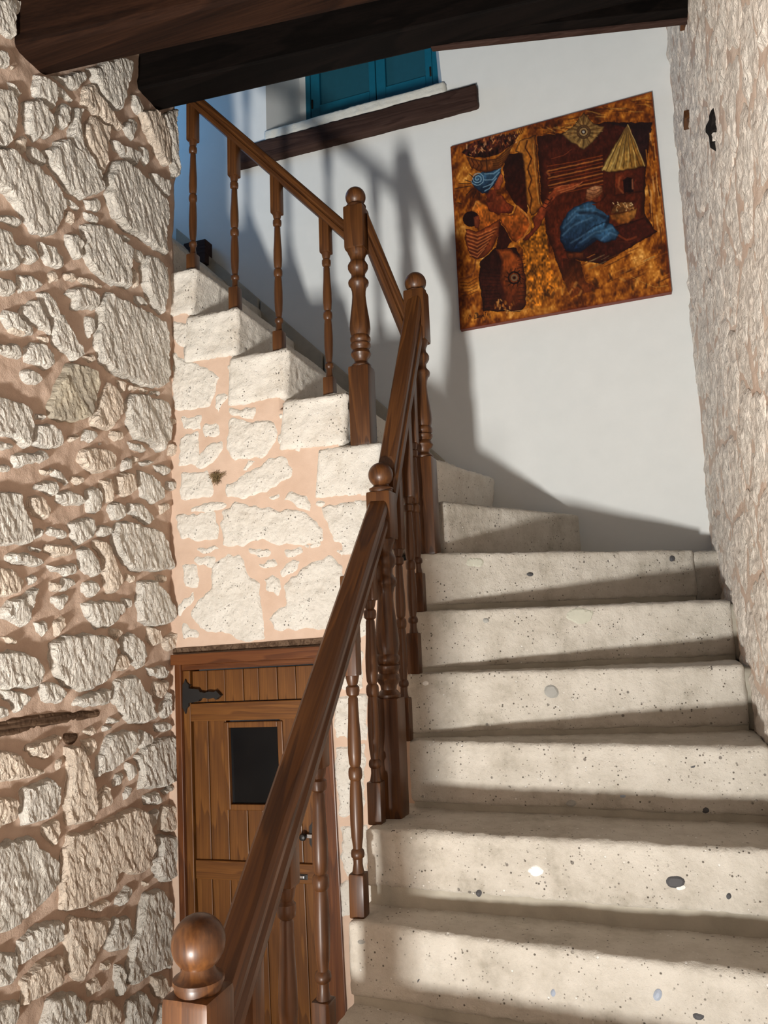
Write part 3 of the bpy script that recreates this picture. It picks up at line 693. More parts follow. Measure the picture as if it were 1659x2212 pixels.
DS = [
[(60,480),(130,490),(175,580),(165,630),(90,600),(40,560)],[(65,650),(120,690),(200,710),(300,770),(270,860),(240,930),(150,945),(70,940),(45,850),(60,740)],
[(290,880),(330,850),(370,880),(320,920),(300,970),(285,930)],[(360,940),(490,935),(495,1000),(430,990),(370,970)],
[(360,1000),(450,1020),(560,1000),(610,1060),(600,1120),(540,1190),(380,1215),(355,1150)],[(620,1080),(660,1060),(670,1110),(620,1120)],
[(100,990),(210,980),(210,1050),(120,1040)],[(220,1030),(300,1020),(300,1080),(230,1090)],[(100,1100),(190,1070),(200,1140),(190,1230),(90,1245),(95,1160)],
[(240,1130),(320,1110),(320,1160),(270,1230),(210,1260),(175,1245),(210,1180)],[(110,1280),(240,1275),(270,1330),(270,1400),(150,1420),(100,1425)],
[(340,1350),(450,1290),(560,1210),(650,1200),(680,1300),(560,1370),(420,1420),(350,1400)],[(460,1210),(495,1215),(430,1280)],
[(140,1480),(240,1440),(345,1445),(330,1470),(200,1490)],[(80,1510),(180,1500),(270,1490),(300,1580),(290,1630),(180,1640),(100,1620)],
[(340,1490),(390,1430),(450,1460),(560,1470),(740,1490),(830,1570),(850,1640),(740,1665),(600,1660),(520,1630),(440,1670),(330,1660),(320,1560)],
[(640,1430),(680,1390),(770,1400),(795,1480),(740,1470),(690,1440)],[(565,1410),(620,1380),(625,1410),(590,1430)],[(455,1690),(540,1680),(580,1700),(560,1730),(480,1720)],
[(510,1770),(600,1730),(610,1780),(540,1790)],[(645,1690),(740,1680),(750,1710),(670,1730)],[(630,1800),(690,1740),(740,1750),(700,1810),(640,1840)],
[(170,1740),(280,1730),(280,1780),(200,1780)],[(90,1770),(190,1770),(190,1890),(120,1890),(115,1820)],[(85,1980),(170,1910),(170,1960),(90,2040)],
[(270,1790),(350,1720),(430,1750),(470,1850),(510,1880),(520,2030),(530,2160),(440,2170),(330,2120),(220,2110),(160,2030),(200,1950),(270,1900)],
[(660,1870),(800,1760),(900,1730),(950,1790),(960,1880),(920,1990),(870,2100),(700,2110),(600,2110),(575,2050),(660,1980)],
[(540,1850),(600,1830),(640,1880),(620,1930),(560,1910)],[(750,1670),(840,1650),(840,1670),(790,1690)],[(180,1690),(280,1665),(300,1690),(230,1710)],
[(920,1690),(970,1700),(960,1740)],[(110,2080),(200,2130),(190,2160),(110,2150)],[(380,900),(410,895),(405,920)],[(610,970),(650,960),(650,1000),(620,1000)],
[(850,1470),(1080,1430),(1085,1690),(1000,1690),(920,1640)],[(1010,1760),(1090,1720),(1150,1800),(1140,1950),(1060,2000),(1000,1900)],
[(700,1130),(735,1130),(735,1175),(705,1170)],[(345,720),(400,695),(425,720),(425,830),(375,800)],[(810,1440),(870,1435),(860,1470),(820,1465)],
[(560,1395),(600,1385),(590,1400)],[(1010,2060),(1090,2040),(1130,2120),(1020,2170)],
]
DS2 = [[(955,400),(1130,380),(1135,640),(960,620)],[(960,685),(1120,665),(1120,1060),(985,1050)],[(1000,1125),(1140,1115),(1140,1385),(1030,1400),(1000,1300)],
       [(990,1430),(1200,1410),(1210,1520),(1100,1560),(990,1640)],[(960,150),(1110,140),(1110,340),(965,350)]]
n_ = 0
for L, s, ox, oy, sx in ((DS, .4068, 350, 500, 1), (DS2, .3896, 350, 1350, 1)):
    for P in L:
        Q = [tuple(onY(ox+x*s, oy+y*s, YD)[[0, 2]]) for x, y in P]
        Q = [(max(p[0], -1.715), p[1]) for p in Q]
        n_ += 1
        stone(Q, FD, MS_DOORW, wall_front, .0055, .0042, .0075, 200+n_*1.9, .008, .008, .010, (1, 1), grow=.05)
for P in ([(-1.68, .02), (-1.35, .02)],): pass
# the end block of the first winder, flush in the wall, and the timber edge over the door
b = MB(); P = [frD(du0-0.01, dvt+0.004), frD(du1+0.12, dvt+0.004), frD(du1+0.12, dvt+0.028), frD(du0-0.01, dvt+0.022)]
b.prism(P, lambda x, z: (x, YD-0.006, z), lambda x, z: (x, YD+0.06, z)); b.build('timber_strip', MW_OLD, wall_front)
# dry straw tuft caught in a hole of the wall
c = onY(470, 1030, YD); R = random.Random(4); b = MB()
for i in range(130):
    a = R.uniform(0, 6.28); r0 = R.uniform(0, .020); L = R.uniform(.01, .032); a2 = R.uniform(0, 6.28)
    p = np.array([c[0]+r0*math.cos(a), YD-.004-R.uniform(0, .012), c[2]+r0*math.sin(a)]); q_ = p+np.array([L*math.cos(a2), R.uniform(-.008, .004), L*math.sin(a2)*.8-.006])
    t = .0009; b.add([p+(-t, 0, t), p+(t, 0, -t), q_+(t, 0, 0), q_+(0, -t*2, t)], [(0, 1, 2, 3), (3, 2, 1, 0)])
tuft = obj('straw_tuft', b.v, b.f, M_STRAW, wall_front); tag(tuft, kind='stuff')

# ---- the door
door = tag(empty('door_1', (float(PV[0]), YD, 0)), kind='structure')
def dbox(u0, u1, v0, v1, y0, y1, name, mat, parent=door, ch=.003, poly=None):
    b = MB()
    (a0, c0), (a1, c1), (a2, c2), (a3, c3) = frD(u0, v0), frD(u1, v0), frD(u1, v1), frD(u0, v1)
    b.hexa([(a0, y0, c0), (a1, y0, c1), (a1, y1, c1), (a0, y1, c0), (a3, y0, c3), (a2, y0, c2), (a2, y1, c2), (a3, y1, c3)], ch)
    return b.build(name, mat, parent)
U = lambda zx, zy=600: DP(zx, zy)[0]
Vv = lambda zy, zx=400: DP(zx, zy)[1]
vbot = -1.46
fu = U(120); fr_ = U(868, 700)
dbox(du0, fu, vbot, dvt-.03, YD-.012, YD+.09, 'door_frame', MW_FRAME)
dbox(fr_, du1, vbot, dvt-.03, YD-.012, YD+.09, 'door_frame', MW_FRAME)
dbox(du0-.006, du1+.004, Vv(205), dvt, YD-.028, YD+.09, 'door_head', MW_FRAMEX)
dbox(fu, fr_, Vv(238), Vv(205), YD-.004, YD+.07, 'door_head', MW_FRAMEX)
dbox(fu, U(158), vbot, Vv(240), YD+.003, YD+.07, 'door_stop', MW_DOOR)
leaf = empty('door_leaf', (0, 0, 0)); leaf.parent = door
leaf.location = (0, 0.02, 0)
xs = [162, 247, 346, 450, 536, 641, 745, 866]
yp = YD+.013
gx0, gx1, gy0, gy1 = U(335), U(662), Vv(1030), Vv(540)
for i in range(len(xs)-1):
    u0, u1 = U(xs[i]), U(xs[i+1])
    dbox(u0+.0012, u1-.0012, Vv(425), Vv(246), yp+.001*(i % 2), yp+.03, 'plank', MW_DOOR, leaf, .0025)
    # planks between the rails, cut round the glass
    if u1 <= gx0+.012 or u0 >= gx1-.022:
        dbox(u0+.0012, u1-.0012, Vv(1315), Vv(525), yp+.001*(i % 2), yp+.03, 'plank', MW_DOOR, leaf, .0025)
    else:
        dbox(u0+.0012, u1-.0012, Vv(1315), gy0, yp+.001*(i % 2), yp+.03, 'plank', MW_DOOR, leaf, .0025)
    dbox(u0+.0012, u1-.0012, vbot, Vv(1420), yp+.001*(i % 2), yp+.03, 'plank', MW_DOOR, leaf, .0025)
dbox(U(160), fr_-.002, Vv(530), Vv(428), yp-.012, yp+.03, 'rail', MW_DOORX, leaf)
dbox(U(168), fr_-.002, Vv(1418), Vv(1312), yp-.012, yp+.03, 'rail', MW_DOORX, leaf)
dbox(U(168), fr_-.002, vbot+.12, vbot+.2, yp-.012, yp+.03, 'rail', MW_DOORX, leaf)
for a in ((gx0, gx0+.02, gy0, gy1), (gx1-.02, gx1, gy0, gy1), (gx0+.02, gx1-.02, gy0, gy0+.02), (gx0+.02, gx1-.02, gy1-.02, gy1)):
    dbox(*a, yp-.006, yp+.03, 'glazing_bead', MW_DOOR, leaf)
dbox(gx0+.018, gx1-.018, gy0+.018, gy1-.018, yp+.010, yp+.014, 'glass_pane', M_GLASS, leaf, 0)
def dplate(P, y0, y1, name, mat, parent):
    b = MB(); Q = [frD(*DP(*p)) for p in P]
    b.prism(Q, lambda x, z: (x, y0, z), lambda x, z: (x, y1, z)); return b.build(name, mat, parent)
for dy in (0, 1290):
    HP = [(118,330),(126,320),(132,300),(140,318),(152,330),(152,352),(206,356),(215,372),(240,376),(262,368),(290,372),(303,364),(328,390),(303,414),(290,404),(262,410),(240,404),(215,408),(206,424),(152,432),(152,450),(140,462),(134,492),(126,470),(118,458)]
    dplate([(x, y+dy) for x, y in HP], YD-.006, yp, 'strap_hinge', M_IRON, door)
lt = dplate([(828,1097),(846,1120),(846,1215),(830,1243),(814,1215),(812,1120)], yp-.008, yp, 'latch_plate', M_IRON, leaf)
cc = frD(*DP(788, 1172)); b = MB()
b.lathe((0, 0, 0), [(0, .004), (.012, .004), (.016, .010), (.024, .013), (.032, .010), (.035, .003)], 16)
b.v = [(cc[0]+x, yp-z, cc[1]+y) for x, y, z in b.v]; b.build('knob', M_IRON, lt, smooth=True)
c2 = frD(*DP(850, 1172)); b = MB(); b.box((c2[0]-.03, yp-.018, c2[1]-.006), (c2[0]+.01, yp-.008, c2[1]+.006), .001); b.build('bolt', M_STEEL, lt)
c3 = frD(*DP(775, 1398)); kh = MB(); kh.box((c3[0]-.018, yp-.016, c3[1]-.008), (c3[0]+.022, yp-.0105, c3[1]+.010), .002); k_ = kh.build('lock', M_IRON, leaf)
kh = MB(); kh.box((c3[0]-.004, yp-.022, c3[1]-.002), (c3[0]+.012, yp-.016, c3[1]+.006), .001); kh.build('bolt', M_STEEL, k_)

# ================================================================== STAIRCASE
stairs = tag(empty('stone_staircase', (-0.3, 1.2, 0)), 'turning staircase of pale hewn stone steps between the rough walls', 'staircase')
NL = {  # nosing ends of the lower flight and the winders: left, right
 -3: ((-0.72, 1.22), (0.34, 1.20)), -2: ((-0.80, 1.37), (0.33, 1.33)), -1: ((-0.82, 1.60), (0.32, 1.54)),
 0: ((-0.821, 1.976), (0.30, 1.894)), 1: ((-0.812, 2.100), (0.30, 2.096)), 2: ((-0.756, 2.357), (0.262, 2.336)),
 3: ((-0.775, 2.420), (0.246, 2.62)), 4: ((-0.765, 2.472), (0.250, 2.855)), 5: ((-0.778, 2.522), (0.160, 3.15)),
 6: ((-0.700, 2.705), (-0.268, 3.385)), 7: ((-0.855, 2.505), (-0.625, 3.41))}
CEM = {1: .046, 0: .02, 2: .016, 3: .012, 4: .012}
core = MB(); steps = {}
for k in range(-3, 6):
    L, R_ = np.array(NL[k][0]), np.array(NL[k][1])
    d = (R_-L)/np.linalg.norm(R_-L); n = np.array([-d[1], d[0]])
    if k < 5:
        L2, R2 = np.array(NL[k+1][0]), np.array(NL[k+1][1])
        back = [R2+np.array([0, .06]), L2+np.array([0, .06])]
    else: back = [np.array([0.16, 3.40]), np.array([-0.80, 2.66])]
    back[1][0] = min(back[1][0], L[0]); back[0][0] = max(back[0][0], R_[0])
    z1 = NZ(k); z0 = z1-0.2+CEM.get(k, .02)
    st = rough_block([L, R_, back[0], back[1]], z0, z1, MS_STEP, stairs, 'step', 0.0115 if k > -2 else .03, 0.008, 0.0042, k*5.1+40, chip=.009)
    steps[k] = st
    cb = MB(); q0, q1 = L+n*.006+d*.01, R_+n*.006-d*.004
    cb.hexa([(*q0, z1-.215), (*q1, z1-.215), (*back[0], z1-.215), (*back[1], z1-.215), (*q0, z0+.01), (*q1, z0+.01), (*back[0], z0+.01), (*back[1], z0+.01)])
    cb.build('cement_bed', MM_GREY, st)
    q0, q1 = L+n*.02+d*.02, R_+n*.02
    core.hexa([(*q0, 0), (*q1, 0), (*back[0], 0), (*back[1], 0), (*q0, z1-.205), (*q1, z1-.205), (*back[0], z1-.205), (*back[1], z1-.205)])
# cement fillets between step ends and the right wall
for k, (x0, y0, x1, y1) in {2: (.250, 2.35, .33, 2.35), 3: (.232, 2.63, .33, 2.66), 4: (.235, 2.86, .32, 2.89), 5: (.15, 3.165, .29, 3.24)}.items():
    rough_block([(x0, y0), (x1, y1), (x1, y1+.2), (x0, y0+.2)], NZ(k)-.205, NZ(k)-(.012 if k != 5 else .004), MM_GREY if k != 5 else MS_STEP, steps[k], 'cement_fillet', .02, .012, .004, k*9.)
core.hexa([(-.80, 2.62, 0), (.16, 3.18, 0), (.16, 3.40, 0), (-.80, 3.40, 0), (-.80, 2.62, 1.78), (.16, 3.18, 1.78), (.16, 3.40, 1.78), (-.80, 3.40, 1.78)]); core.build('stair_core', MM_GREY, stairs)
# winder 6 and its end block in the wall
k = 6
steps[6] = rough_block([(-0.690, 2.690), NL[6][1], (-.40, 3.41), (-.86, 2.80)], 1.80, 2.0, MS_STEP, stairs, 'step', .0125, .014, .0035, 71.)
rough_block([(-1.02, 2.494), (-.80, 2.494), (-.79, 2.66), (-1.02, 2.66)], 1.805, 1.998, MS_DOORW, steps[6], 'step_end', .014, .010, .004, 75.)
steps[7] = rough_block([(-1.10, 2.492), (-.855, 2.492), (-.628, 3.41), (-1.05, 3.41)], 2.012, 2.2, MS_DOORW, stairs, 'step', .0115, .014, .007, 81., chip=.012, shear=.02)
cbk = MB(); cbk.hexa([(-1.04, 2.53, 1.8), (-.86, 2.53, 1.8), (-.66, 3.41, 1.8), (-1.04, 3.41, 1.8), (-1.04, 2.53, 2.02), (-.875, 2.53, 2.02), (-.65, 3.41, 2.02), (-1.04, 3.41, 2.02)])
cbk.build('cement_bed', MM_GREY, steps[7])
WID = {8: .265, 9: .255, 10: .24, 11: .24, 12: .24}
for k in range(8, 17):
    x1 = NX[k]; x0 = x1-WID.get(k, .25)
    slant = {8: .018, 9: .012, 10: .012, 11: .022}.get(k, 0)
    steps[k] = rough_block([(x0, 2.490), (x1, 2.490), (x1+.002, 3.41), (x0, 3.41)], NZ(k)-.195, NZ(k), MS_DOORW if k < 12 else MS_STEP, stairs, 'step', .0115 if k < 13 else .03, .014, .0075, k*3.3, chip=.012, shear=slant)
    steps[k].name = 'step'
# sloping skirting stones along the back wall
for a, bq in ((-0.86, -1.10), (-1.11, -1.44), (-1.45, -1.79), (-1.80, -2.3)):
    f = lambda x: 2.2+(-0.855-x)*1.0+.10 if x > -1.0 else 2.59+(-1.205-x)*1.0+.075
    rough = MB(); rough.hexa([(bq, 3.375, f(bq)-.3), (a, 3.375, f(a)-.3), (a, 3.43, f(a)-.3), (bq, 3.43, f(bq)-.3), (bq, 3.375, f(bq)), (a, 3.375, f(a)), (a, 3.43, f(a)), (bq, 3.43, f(bq))], .005)
    rough.build('skirting_stone', MM_GREY, stairs)
c = onY(440, 550, 3.38)
b = MB(); b.box((c[0]-.10, 3.34, c[2]-.07), (c[0]+.035, 3.41, c[2]+.065), .004); b.build('timber_end', MW_LINTEL, stairs)
# pebbles and patches set in the step fronts
def nose_plane(k, x, y):
    L, R_ = np.array(NL[k][0]), np.array(NL[k][1]); d = R_-L; n = np.array([-d[1], d[0], 0]); r = ray(x, y)
    t = (n@(np.array([L[0], L[1], 0])-CAM))/(n@r); return CAM+r*t
for k, x, y, w, h, m in ((1, 1155, 1880, 22, 15, 'white'), (1, 1460, 1905, 26, 14, 'dark'), (1, 1470, 1916, 13, 8, 'white'), (1, 1035, 1930, 8, 9, 'dark'), (1, 1575, 1935, 7, 9, 'dark'),
                         (0, 1420, 2150, 12, 15, 'blue'), (0, 1510, 2195, 17, 12, 'dark'), (0, 1195, 2145, 7, 10, 'blue'), (0, 780, 2035, 10, 6, 'grey'), (0, 905, 2120, 4, 6, 'dark'),
                         (2, 1345, 1720, 12, 5, 'blue'), (2, 1525, 1750, 10, 7, 'dark'), (2, 1495, 1655, 7, 4, 'dark'), (2, 1235, 1735, 14, 9, 'grey'),
                         (3, 1192, 1495, 20, 16, 'grey'), (3, 920, 1476, 9, 6, 'white'), (4, 1255, 1330, 34, 18, 'pale'), (4, 1050, 1340, 8, 6, 'grey'), (4, 895, 1333, 6, 4, 'dark'), (4, 905, 1412, 5, 6, 'dark'),
                         (5, 1025, 1215, 22, 11, 'pale'), (5, 1145, 1240, 8, 6, 'dark'), (5, 1452, 1206, 7, 8, 'dark')):
    L, R_ = NL[k]; d = np.array([R_[0]-L[0], R_[1]-L[1], 0]); d /= np.linalg.norm(d); n = np.array([d[1], -d[0], 0])
    rg = random.Random(x*3+y); N = 11; P = []
    C0 = nose_plane(k, x, y)
    for i in range(N):
        a = 2*math.pi*i/N; rr = rg.uniform(.7, 1.1); q_ = nose_plane(k, x+w*rr*math.cos(a), y+h*rr*math.sin(a)); q_ = q_-C0; P.append((q_@d, q_[2]))
    stone(P, (tuple(C0), tuple(d), (0, 0, 1), tuple(n)), MP[m], steps[k], .0038, .0006, .006, x, .004, .006, .001, name='pebble')

# ================================================================== RAILING
rail = tag(empty('stair_railing', (-0.74, 1.07, 0)), 'turned brown wooden banister with ball-topped newel posts climbing the stone stairs', 'railing')
TN = [(0, .80), (.012, .93), (.03, .95), (.045, .80), (.06, .62), (.085, .66), (.105, .85), (.125, .97), (.15, .86), (.16, .72), (.175, .84), (.19, .97), (.205, .97), (.215, .78), (.228, .92), (.243, .98), (.26, .96),
      (.275, .84), (.30, .94), (.335, 1.0), (.38, .97), (.43, .90), (.49, .80), (.55, .71), (.61, .65), (.65, .67), (.685, .78), (.70, .95), (.72, 1.0), (.735, .96), (.75, .80), (.77, .67), (.80, .68), (.82, .86), (.84, .98), (.865, .99), (.885, .86), (.90, .72), (.925, .70), (.95, .80), (.975, .95), (1.0, .97)]
TB = [(0, .95), (.02, .82), (.05, .68), (.075, .70), (.085, .95), (.10, 1.0), (.115, .92), (.125, .66), (.145, .72), (.18, .86), (.25, .96), (.33, .98), (.42, .88), (.46, .76), (.47, .95), (.485, 1.02), (.505, 1.02), (.52, .95), (.53, .70),
      (.545, .88), (.60, 1.0), (.68, .98), (.76, .84), (.83, .76), (.875, .74), (.885, .62), (.895, .94), (.915, 1.03), (.935, 1.0), (.945, .70), (.96, .86), (.985, 1.0), (1.0, 1.05)]
def newel(cx, cy, z0, zb, zt, zk, zball, rb=.0395, hw=.040, front=None):
    b = MB(); b.box((cx-hw, cy-hw, z0), (cx+hw, cy+hw, zb), .011)
    b.box((cx-hw, cy-hw, zt), (cx+hw, cy+hw, zk), .011)
    L = zt-zb+.016
    b.lathe((cx, cy), [(zb-.008+t*L, r*.0385) for t, r in TN], 28)
    o = b.build('newel_post', MW['Z'], rail, (cx, cy, z0), smooth=True)
    f = MB(); g = zball-rb*.80-zk; pr = [(zk-.006, .033), (zk+.10*g, .036), (zk+.32*g, .036), (zk+.34*g, .0385), (zk+.5*g, .038), (zk+.66*g, .030), (zk+.82*g, .0255), (zk+g, .024)]
    for i in range(1, 15):
        a = -math.pi/2+math.pi*(.20+i/14*.80); a = min(a, math.pi/2)
        pr.append((zball+rb*math.sin(a), max(.0015, rb*math.cos(a))))
    f.lathe((cx, cy), pr, 32); f.build('ball_finial', MW['Z'], o, (cx, cy, zball), smooth=True)
    return o
def zat(x, y, Y): return float(onY(x, y, Y)[2])
A = (-0.935, 2.537); B = (-0.735, 2.605); C = (-0.778, 2.252); D = (-0.690, 1.075)
newel(*A, 2.195, zat(773, 787, A[1]-.04), zat(770, 533, A[1]-.04), zat(766, 452, A[1]), zat(766, 427, A[1]), .0385)
newel(*B, 1.795, zat(908, 985, B[1]-.04), zat(900, 733, B[1]-.04), zat(895, 632, B[1]), zat(895, 612, B[1]), .040)
newel(*C, 0.995, zat(842, 1508, C[1]-.04), zat(832, 1163, C[1]-.04), zat(828, 1063, C[1]), zat(825, 1026, C[1]), .0395)
newel(*D, 0.0, zat(440, 2160, D[1])-.13-.48, zat(440, 2160, D[1])-.13, 1.030, zat(428, 2035, D[1]), .0405)

def handrail(P0, P1, w=.062, h=.062):
    """P0, P1: centre of the rail's top surface; plumb-cut moulded rail"""
    P0, P1 = Vector(P0), Vector(P1); d = P1-P0; L = d.length; dn = d.normalized()
    side = dn.cross(Vector((0, 0, 1))).normalized(); upn = side.cross(dn)
    cs = [(-.5, -.20), (-.5, -.34), (-.40, -.40), (-.36, -.50), (-.40, -.60), (-.5, -.66), (-.5, -.86), (-.44, -1.0), (.44, -1.0), (.5, -.86), (.5, -.66), (.40, -.60), (.36, -.50), (.40, -.40), (.5, -.34), (.5, -.20), (.44, -.07), (.34, 0), (-.34, 0), (-.44, -.07)]
    R = Matrix((side, dn, upn)).transposed()
    V = []
    for P in (P0, P1):
        for sx, sz in cs:
            p = P+side*(sx*w)+upn*(sz*h)
            # slide along the rail so that the end is cut plumb
            hx = Vector((dn.x, dn.y, 0)); hx = hx.normalized()
            off = (p-P).dot(hx); p = p-dn*(off/dn.dot(hx)); V.append(p)
    n = len(cs); Fs = [tuple(range(n)), tuple(range(2*n-1, n-1, -1))]+[(i, (i+1) % n, n+(i+1) % n, n+i) for i in range(n)]
    O = (P0+P1)/2
    me = bpy.data.meshes.new('handrail'); me.from_pydata([tuple(R.transposed() @ (p-O)) for p in V], [], Fs); me.materials.append(MW['Y'])
    o = bpy.data.objects.new('handrail', me); col.objects.link(o); o.parent = rail; o.location = O-wloc(rail); o.rotation_euler = R.to_euler()
    recalc(o); return o
# D -> C
zr = lambda y: 1.072+.857*(y-1.20)
handrail((D[0], D[1]+.04, zr(D[1]+.04)-.005), (C[0], C[1]-.04, zr(C[1]-.04)), .064, .072)
# C -> B
c0 = (C[0]+.006, C[1]+.04, zat(850, 985, C[1]+.04)); c1 = (B[0], B[1]-.04, zat(886, 642, B[1]-.04))
handrail(c0, c1, .060, .072)
# B -> A
handrail((B[0]-.04, B[1]-.01, zat(865, 668, B[1])), (A[0]+.04, A[1]+.01, zat(790, 458, A[1])), .05, .052)
# A -> up to the left
a0 = onY(740, 474, A[1]); a1 = onY(452, 226, A[1]); sl = (a1[2]-a0[2])/(a1[0]-a0[0])
handrail((A[0]-.04, A[1], a0[2]+sl*(A[0]-.04-a0[0])), (-2.10, A[1], a0[2]+sl*(-2.10-a0[0])), .055, .052)

def baluster(cx, cy, z0, zb, zt, ztop, r=.0195, hw=.0205, mat='Z'):
    b = MB(); b.box((cx-hw, cy-hw, z0), (cx+hw, cy+hw, zb), .006); b.box((cx-hw, cy-hw, zt), (cx+hw, cy+hw, ztop), .006)
    L = zt-zb+.008
    b.lathe((cx, cy), [(zb-.004+t*L, rr*r*.86) for t, rr in TB], 20)
    return b.build('baluster', MW['Z'], rail, (cx, cy, z0), smooth=True)
YU = A[1]
for k, xb, yb_, xt_, yt_ in ((11, 417, 545, 411, 300), (10, 508, 617, 500, 377), (9, 603, 712, 596, 457), (8, 712, 812, 700, 543)):
    cx = float(onY(xb, yb_, YU)[0]); zt_ = a0[2]+sl*(cx-a0[0])-.055
    baluster(cx, YU, NZ(k)-.003, zat(xb, yb_, YU-.02), zat(xt_, yt_, YU-.02), zt_)
cx = -1.83; baluster(cx, YU, NZ(12)-.003, NZ(12)+.11, NZ(12)+.56, a0[2]+sl*(cx-a0[0])-.055)
lx = lambda y: D[0]+(C[0]-D[0])*(y-D[1])/(C[1]-D[1])
for z0, y, pb, pt in ((.8, 2.02, (774, 1890), (761, 1461)), (1.0, 2.165, (808, 1690), (798, 1297)), (.6, 1.655, (702, 2168), (687, 1662)), (.4, 1.425, None, (618, 1922))):
    cx = float(onY(pt[0], pt[1], y)[0]); zt_ = zat(*pt, y-.02); zb_ = zat(*pb, y-.02) if pb else zt_-.55
    baluster(cx, y, z0-.003, zb_, zt_, zr(y)-.075, .0215, .0215)
f = lambda y: c0[2]+(c1[2]-c0[2])*(y-c0[1])/(c1[1]-c0[1])-.11
baluster(-.752, 2.448, 1.397, 1.53, 1.98, f(2.448)); baluster(-.747, 2.515, 1.597, 1.73, 2.18, f(2.515))
baluster(-.770, 2.375, 1.197, 1.33, 1.80, f(2.375))
baluster(-.700, 1.24, .197, .32, .78, zr(1.24)-.08, .0215, .0215)

# ================================================================== BEAMS
def beam(name, foot, z0, z1, mat, label, ch=.012):
    b = MB(); b.hexa([(*p, z0) for p in foot]+[(*p, z1) for p in foot], ch); o = b.build(name, mat); return tag(o, label, 'beam')
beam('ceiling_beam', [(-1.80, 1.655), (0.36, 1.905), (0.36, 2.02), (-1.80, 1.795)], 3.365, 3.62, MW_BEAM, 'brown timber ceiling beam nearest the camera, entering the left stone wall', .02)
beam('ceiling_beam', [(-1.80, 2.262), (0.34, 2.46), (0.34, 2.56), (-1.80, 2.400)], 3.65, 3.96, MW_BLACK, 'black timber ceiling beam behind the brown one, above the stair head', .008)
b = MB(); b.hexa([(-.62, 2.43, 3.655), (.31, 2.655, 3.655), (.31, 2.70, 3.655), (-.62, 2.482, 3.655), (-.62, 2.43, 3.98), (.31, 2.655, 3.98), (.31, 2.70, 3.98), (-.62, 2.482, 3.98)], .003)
trim = tag(b.build('trim_1', MW_BLACK), kind='structure')
b = MB(); b.hexa([(-.60, 2.478, 3.645), (.31, 2.698, 3.645), (.31, 2.722, 3.645), (-.60, 2.502, 3.645), (-.60, 2.478, 3.675), (.31, 2.698, 3.675), (.31, 2.722, 3.675), (-.60, 2.502, 3.675)], .004)
b.build('moulding', MW_LINTEL, trim)
b = MB(); b.hexa([(-3.6, 2.36, 3.95), (.34, 2.36, 3.95), (.34, 2.70, 3.95), (-3.6, 2.45, 3.95), (-3.6, 2.36, 4.1), (.34, 2.36, 4.1), (.34, 2.70, 4.1), (-3.6, 2.45, 4.1)])
b.build('edge_board', MW_BLACK, trim)

# ================================================================== PAINTING (flat canvas; colours worked out point by point, no image)
def proj(P):
    d = P-CAM; z = d@fw; return W/2+F*(d@rt)/z, H/2-F*(d@up)/z
YP = YB-0.032
CN = [onY(973, 317, YP), onY(1408, 198, YP), onY(1451, 630, YP), onY(994, 712, YP)]
NU, NV = 440, 420
uu, vv = np.meshgrid(np.linspace(0, 1, NU+1), np.linspace(0, 1, NV+1))
uf, vf = uu.ravel()[:, None], vv.ravel()[:, None]
PW = (CN[0]*(1-uf)+CN[1]*uf)*(1-vf)+(CN[3]*(1-uf)+CN[2]*uf)*vf
px_, py_ = proj(PW)
PX = (px_-940)/.3255; PY = (py_-180)/.3255
rs_ = np.random.RandomState(3)
def vnoise(x, y, sx, sy, seed):
    r = np.random.RandomState(seed).rand(256, 256)
    a, b_ = x/sx, y/sy; i, j = np.floor(a).astype(int), np.floor(b_).astype(int); f, g = a-i, b_-j
    f = f*f*(3-2*f); g = g*g*(3-2*g)
    return (r[i % 256, j % 256]*(1-f)+r[(i+1) % 256, j % 256]*f)*(1-g)+(r[i % 256, (j+1) % 256]*(1-f)+r[(i+1) % 256, (j+1) % 256]*f)*g
WXn = (vnoise(PX, PY, 26, 26, 1)-.5)*9; WYn = (vnoise(PX, PY, 26, 26, 2)-.5)*9
QX, QY = PX+WXn, PY+WYn
n1 = vnoise(PX+PY*.3, PY, 60, 90, 5); n2 = vnoise(PX+PY*.5, PY-PX*.4, 22, 40, 6); n3 = vnoise(PX, PY, 9, 14, 7); n4 = vnoise(PX, PY, 150, 190, 8)
t = np.clip((n1*.35+n2*.3+n3*.2+n4*.35)*1.1-.12, 0, 1)[:, None]
def rampc(t, st):
    t = t.ravel(); xs_ = [s[0] for s in st]; return np.stack([np.interp(t, xs_, [s[1][k] for s in st]) for k in range(3)], 1)
ART = rampc(t, [(0, (45, 18, 8)), (.3, (96, 42, 12)), (.5, (150, 78, 18)), (.7, (186, 112, 34)), (.95, (226, 166, 84))])
def mpoly(P, x=None, y=None):
    x = QX if x is None else x; y = QY if y is None else y
    ins = np.zeros(len(x), bool); n = len(P)
    for i in range(n):
        (x0, y0), (x1, y1) = P[i], P[(i+1) % n]
        if y0 == y1: continue
        c = (y0 > y) != (y1 > y); ins ^= c & (x < x0+(y-y0)*(x1-x0)/(y1-y0))
    return ins
def pdist(P, closed=False, x=None, y=None):
    x = PX if x is None else x; y = PY if y is None else y
    D = np.full(len(x), 1e9); n = len(P)
    for i in range(n if closed else n-1):
        a, b_ = np.array(P[i], float), np.array(P[(i+1) % n], float); d = b_-a; L = d@d+1e-9
        t_ = np.clip(((x-a[0])*d[0]+(y-a[1])*d[1])/L, 0, 1); D = np.minimum(D, np.hypot(x-a[0]-t_*d[0], y-a[1]-t_*d[1]))
    return D
def put(m, c, a=1.0):
    a = (a*np.ones(len(PX)))[:, None]; c = np.array(c, float)
    if c.ndim == 1: c = c[None, :].repeat(len(PX), 0)
    m = np.asarray(m, float)[:, None]*a; ART[:] = ART*(1-m)+c*m
